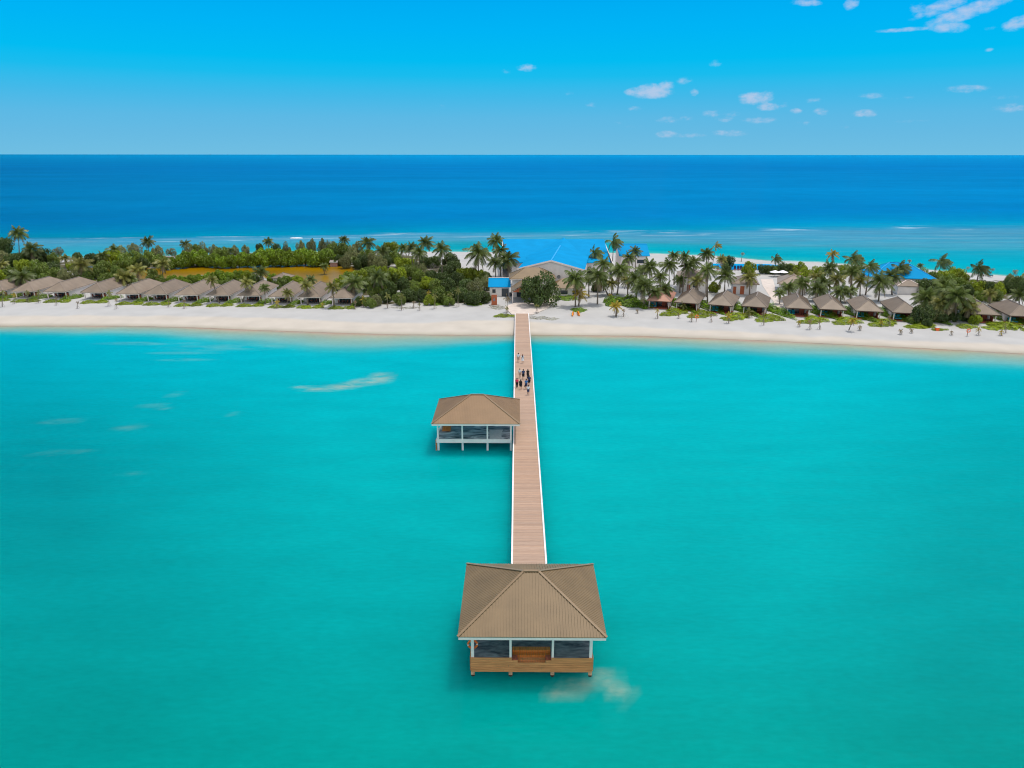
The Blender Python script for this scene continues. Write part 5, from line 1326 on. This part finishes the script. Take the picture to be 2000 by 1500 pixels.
    if style != 'dress':
        lb = MB(); tend = .45 if style in ('shorts', 'cape') else .98
        vs = []; rr_ = [(1.02, .165, .128), (.93, .175, .14), (.84, .165, .13)]
        for z, rx, ry in rr_: vs += [(rx * math.cos(2 * PI * k / nn), .008 + ry * math.sin(2 * PI * k / nn), z) for k in range(nn)]
        lb.add(vs, [(i * nn + k, i * nn + (k + 1) % nn, (i + 1) * nn + (k + 1) % nn, (i + 1) * nn + k) for i in range(2) for k in range(nn)])
        for q in 'lr':
            a, k_, an = Vector(P['hp' + q]), Vector(P['kn' + q]), Vector(P['an' + q])
            pts = [a, a.lerp(k_, .5), a.lerp(k_, .97)] + ([k_.lerp(an, .5), k_.lerp(an, .9)] if tend > .9 else [])
            lb.tube(pts, [.115, .10, .085, .07, .062][:len(pts)], 12, cap=False)
        lb.build('shorts' if tend < .9 else 'trousers', M[bottom], root, smooth=True)
    if bag:
        g = MB(); h = Vector(P['ha' + bag[0]]) + Vector((0, 0, -.06))
        g.box(h.x - .06, h.x + .06, h.y - .16, h.y + .16, h.z - .42, h.z - .12); g.tube([h + Vector((0, -.12, -.12)), h + Vector((0, 0, .02)), h + Vector((0, .12, -.12))], .012, 6)
        o = g.build('handbag', M[bag[1]]); o.matrix_world = Matrix.Translation(root.location) @ Matrix.Scale(s, 4); tag(o, 'dark bag carried by the person in the blue top', 'bag')
    root.scale = (s, s, s)
    return root
person(1012.6, 708, 'person in white shirt and pinkish shorts, left of the front pair on the jetty', 1.82, 'whitecloth', 'beigecloth', 'hair', 'skin', 'shorts', 0.6)
person(1021, 709.5, 'person with long auburn hair and pale dress, right of the front pair', 1.68, 'whitecloth', 'redcloth', 'redhair', 'skin', 'dress', 0.3, True)
person(1015.5, 738, 'person in white top and beige shorts, left of the middle three', 1.66, 'whitecloth', 'beigecloth', 'hair', 'skin', 'shorts', -0.5)
person(1022.3, 741.5, 'person in navy shirt and black shorts, centre of the middle three', 1.84, 'navy', 'black', 'hair', 'skin', 'shorts', 0.7)
person(1031.2, 740, 'person with long dark hair in black clothes, right of the middle three', 1.72, 'black', 'black', 'hair', 'skin', 'trousers', 0.5, True)
person(1010, 757.5, 'person in bright pink top and black trousers by the left edge', 1.68, 'pinkcloth', 'black', 'hair', 'skindark', 'trousers', -0.4)
person(1017.2, 761, 'person in flowing black wrap with bare legs, beside the pink top', 1.72, 'black', 'black', 'hair', 'skin', 'cape', 0.4, True)
person(1028, 760, 'person in blue top carrying a dark bag, rear right group', 1.74, 'bluecloth', 'navy', 'hair', 'skin', 'shorts', 0.5, bag=('l', 'black'))
person(1033.8, 753.5, 'person in dark top walking just ahead of the blue top', 1.78, 'navy', 'black', 'hair', 'skin', 'shorts', -0.6)
person(1032, 771.5, 'person in white shirt and navy shorts, last of the walkers', 1.66, 'whitecloth', 'navy', 'hair', 'skindark', 'shorts', 0.6)

# ---------------------------------------------------------------- sky, sun, camera
EXPO = -0.07
SUN = Vector((0.20, 0.15, 0.95)).normalized()
el = math.asin(SUN.z); az = math.atan2(SUN.x, SUN.y)
w = bpy.data.worlds.new('World'); sc.world = w; w.use_nodes = True
nt = w.node_tree; N, L = nt.nodes, nt.links
bg = N['Background']; bg.inputs['Strength'].default_value = 1.0
sky = N.new('ShaderNodeTexSky'); sky.sky_type = 'NISHITA'; sky.sun_disc = False; sky.sun_elevation = el; sky.sun_rotation = az
sky.air_density = 1.0; sky.dust_density = 4.0; sky.ozone_density = 1.0
tc = N.new('ShaderNodeTexCoord'); sx = N.new('ShaderNodeSeparateXYZ'); L.new(tc.outputs['Generated'], sx.inputs[0])
def mth(op, a, b=None, clamp=False):
    x = N.new('ShaderNodeMath'); x.operation = op; x.use_clamp = clamp
    for i, q in enumerate((a, b)):
        if q is None: continue
        if isinstance(q, (int, float)): x.inputs[i].default_value = q
        else: L.new(q, x.inputs[i])
    return x.outputs[0]
E = mth('ARCSINE', sx.outputs[2]); A = mth('ARCTAN2', sx.outputs[0], sx.outputs[1])
def pix_el(py): return -PITCH - math.atan((py - 750) / F)
rp = N.new('ShaderNodeValToRGB'); cr = rp.color_ramp
EM = R(12)
st = [(302, (112, 190, 226)), (262, (102, 186, 227)), (230, (92, 185, 229)), (190, (66, 185, 233)), (150, (26, 188, 238)), (120, (2, 188, 242)), (60, (0, 180, 245)), (0, (0, 172, 243))]
cr.elements[0].position = 0.0; cr.elements[0].color = (*lin(*st[0][1]), 1)
cr.elements[1].position = 1.0; cr.elements[1].color = (*lin(*st[-1][1]), 1)
for py, c in st[1:]:
    e_ = cr.elements.new(max(0.001, min(0.999, pix_el(py) / EM))); e_.color = (*lin(*c), 1)
for e_ in cr.elements: e_.color = (*[v / 2 ** EXPO for v in e_.color[:3]], 1)
en = mth('DIVIDE', E, EM, True)
L.new(en, rp.inputs[0])
sb = N.new('ShaderNodeVectorMath'); sb.operation = 'SCALE'; L.new(sky.outputs[0], sb.inputs[0]); sb.inputs['Scale'].default_value = 0.15
mr = N.new('ShaderNodeMapRange'); mr.interpolation_type = 'SMOOTHSTEP'; L.new(E, mr.inputs['Value']); mr.inputs['From Min'].default_value = R(12); mr.inputs['From Max'].default_value = R(34)
mx = N.new('ShaderNodeMix'); mx.data_type = 'RGBA'; L.new(mr.outputs[0], mx.inputs['Factor']); L.new(rp.outputs[0], mx.inputs[6]); L.new(sb.outputs[0], mx.inputs[7])
# clouds: soft shapes in the direction of the sky where they stand, broken up by noise
cv = N.new('ShaderNodeCombineXYZ'); L.new(A, cv.inputs[0]); L.new(E, cv.inputs[1])
def wnoise(sc_, det, sx_=1.0, sy_=1.0):
    mp = N.new('ShaderNodeMapping'); mp.inputs['Scale'].default_value = (sx_, sy_, 1); L.new(cv.outputs[0], mp.inputs[0])
    n = N.new('ShaderNodeTexNoise'); n.inputs['Scale'].default_value = sc_; n.inputs['Detail'].default_value = det; n.inputs['Roughness'].default_value = .6; L.new(mp.outputs[0], n.inputs[0]); return n.outputs['Fac']
n1 = wnoise(95, 6, 1, 1.7); n2 = wnoise(26, 6, 1, 3.0)
CL = [(1272, 178, 46, 17, 1.0, 0), (1300, 168, 20, 12, .8, 0), (1338, 158, 18, 9, .35, 0), (1356, 180, 11, 10, .5, 0), (1236, 180, 20, 9, .7, 0), (1155, 205, 14, 7, .3, 0), (1240, 212, 16, 6, .4, 0), (1112, 184, 10, 6, .25, 0), (1398, 124, 18, 8, .35, 0), (1028, 132, 22, 9, .6, 0), (990, 138, 16, 7, .25, 0), (862, 209, 10, 6, .25, 0),
      (1470, 192, 32, 15, .9, 0), (1495, 190, 18, 18, .6, 0), (1500, 208, 28, 9, .7, 0), (1555, 216, 13, 7, .6, 0), (1532, 205, 14, 7, .4, 0), (1590, 196, 18, 7, .35, 0), (1605, 217, 18, 9, .5, 0), (1690, 221, 26, 9, .65, 0), (1702, 186, 26, 8, .45, 0), (1760, 190, 40, 5, .22, 0), (1888, 173, 42, 10, .5, 0), (1975, 211, 36, 11, .45, 0), (1960, 190, 30, 6, .2, 0),
      (1388, 222, 22, 9, .5, 0), (1305, 234, 28, 9, .45, 0), (1340, 231, 24, 6, .3, 0), (1415, 233, 22, 7, .5, 0), (1480, 235, 40, 8, .45, 0), (1430, 222, 20, 8, .3, 0), (1300, 262, 26, 9, .5, 0), (1350, 264, 34, 6, .4, 0), (1425, 260, 42, 8, .5, 0), (1568, 240, 16, 6, .35, 0), (1650, 248, 10, 5, .35, 0), (1780, 236, 34, 5, .25, 0), (1210, 240, 12, 4, .2, 0),
      (1240, 248, 24, 5, .2, 0), (1932, 97, 9, 5, .4, 0),
      (1890, 22, 80, 17, .85, 14), (1840, 12, 60, 16, .7, 16), (1800, 20, 26, 14, .5, -25), (1850, 52, 40, 13, .75, -6), (1770, 57, 60, 5, .55, 0), (1990, 44, 32, 15, .85, 14), (1663, 6, 17, 14, .8, 25), (1575, 5, 34, 7, .7, -5), (1940, 54, 16, 5, .3, 0)]
total = None
for (cx, cy, ww, hh, op, ang) in CL:
    d_ = Vector((cx - 1000, F * CP - (cy - 750) * SP, -(F * SP + (cy - 750) * CP)))
    a0 = math.atan2(d_.x, d_.y); e0 = math.asin(d_.normalized().z); rr_ = d_.length
    aw, eh = ww / rr_ * 1.05 / math.cos(e0), hh / rr_ * 0.97
    da = mth('SUBTRACT', A, a0); de = mth('SUBTRACT', E, e0)
    if ang:
        c_, s_ = math.cos(R(ang)), math.sin(R(ang))
        u = mth('ADD', mth('MULTIPLY', da, c_ / aw), mth('MULTIPLY', de, s_ / aw)); v = mth('ADD', mth('MULTIPLY', da, -s_ / eh), mth('MULTIPLY', de, c_ / eh))
    else: u = mth('DIVIDE', da, aw); v = mth('DIVIDE', de, eh)
    q = mth('SUBTRACT', 1.0, mth('ADD', mth('MULTIPLY', u, u), mth('MULTIPLY', v, v)))
    q = mth('MULTIPLY', mth('MAXIMUM', q, 0.0), op)
    total = q if total is None else mth('MAXIMUM', total, q)
nn_ = mth('ADD', mth('MULTIPLY', n1, 0.65), mth('MULTIPLY', n2, 0.35))
f = N.new('ShaderNodeMapRange'); f.interpolation_type = 'SMOOTHSTEP'
L.new(mth('ADD', total, mth('MULTIPLY', mth('SUBTRACT', nn_, 0.5), 2.4)), f.inputs['Value']); f.inputs['From Min'].default_value = 0.02; f.inputs['From Max'].default_value = 1.15
present = mth('MULTIPLY', total, 3.0, True)
fac = mth('MULTIPLY', mth('MULTIPLY', f.outputs[0], present), 0.70)
cm = N.new('ShaderNodeMix'); cm.data_type = 'RGBA'; L.new(fac, cm.inputs['Factor']); L.new(mx.outputs[2], cm.inputs[6]); cm.inputs[7].default_value = (*[v / 2 ** EXPO for v in lin(202, 208, 232)], 1)
back = N.new('ShaderNodeMapRange'); back.interpolation_type = 'SMOOTHSTEP'; L.new(sx.outputs[1], back.inputs['Value'])  # bright cloud cover behind the camera, unseen, added to light the shaded fronts
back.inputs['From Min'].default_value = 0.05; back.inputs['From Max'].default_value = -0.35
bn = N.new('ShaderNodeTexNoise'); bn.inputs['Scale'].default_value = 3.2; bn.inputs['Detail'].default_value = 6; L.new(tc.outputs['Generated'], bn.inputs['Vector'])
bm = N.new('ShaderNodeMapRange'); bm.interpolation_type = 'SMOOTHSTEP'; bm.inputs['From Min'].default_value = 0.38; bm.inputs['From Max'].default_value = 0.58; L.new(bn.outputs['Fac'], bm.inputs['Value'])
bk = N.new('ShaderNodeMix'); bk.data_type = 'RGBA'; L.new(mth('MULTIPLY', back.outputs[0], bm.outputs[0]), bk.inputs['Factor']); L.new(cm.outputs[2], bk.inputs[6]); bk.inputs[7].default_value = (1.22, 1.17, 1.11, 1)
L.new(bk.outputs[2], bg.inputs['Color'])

sl = bpy.data.lights.new('sun', 'SUN'); sl.energy = 2.1; sl.angle = R(0.53); sl.color = (1.0, 0.955, 0.89)
so = bpy.data.objects.new('sun', sl); col.objects.link(so); so.rotation_euler = (-SUN).to_track_quat('-Z', 'Y').to_euler(); so.location = (0, 0, 100)

cd = bpy.data.cameras.new('camera'); cam = bpy.data.objects.new('camera', cd); col.objects.link(cam); sc.camera = cam
cam.location = (0, 0, H); cam.rotation_euler = (PI / 2 - PITCH, R(-0.04), 0)
cd.sensor_fit = 'HORIZONTAL'; cd.sensor_width = 36; cd.lens = F / 2000 * 36; cd.clip_start = 0.5; cd.clip_end = 2e6
sc.view_settings.view_transform = 'Standard'; sc.view_settings.look = 'None'; sc.view_settings.exposure = EXPO; sc.view_settings.gamma = 1; sc.view_settings.use_curve_mapping = False
sc.cycles.use_denoising = True; sc.cycles.filter_width = 1.1
sc.cycles.max_bounces = 6; sc.cycles.diffuse_bounces = 3; sc.cycles.glossy_bounces = 3; sc.cycles.transparent_max_bounces = 8
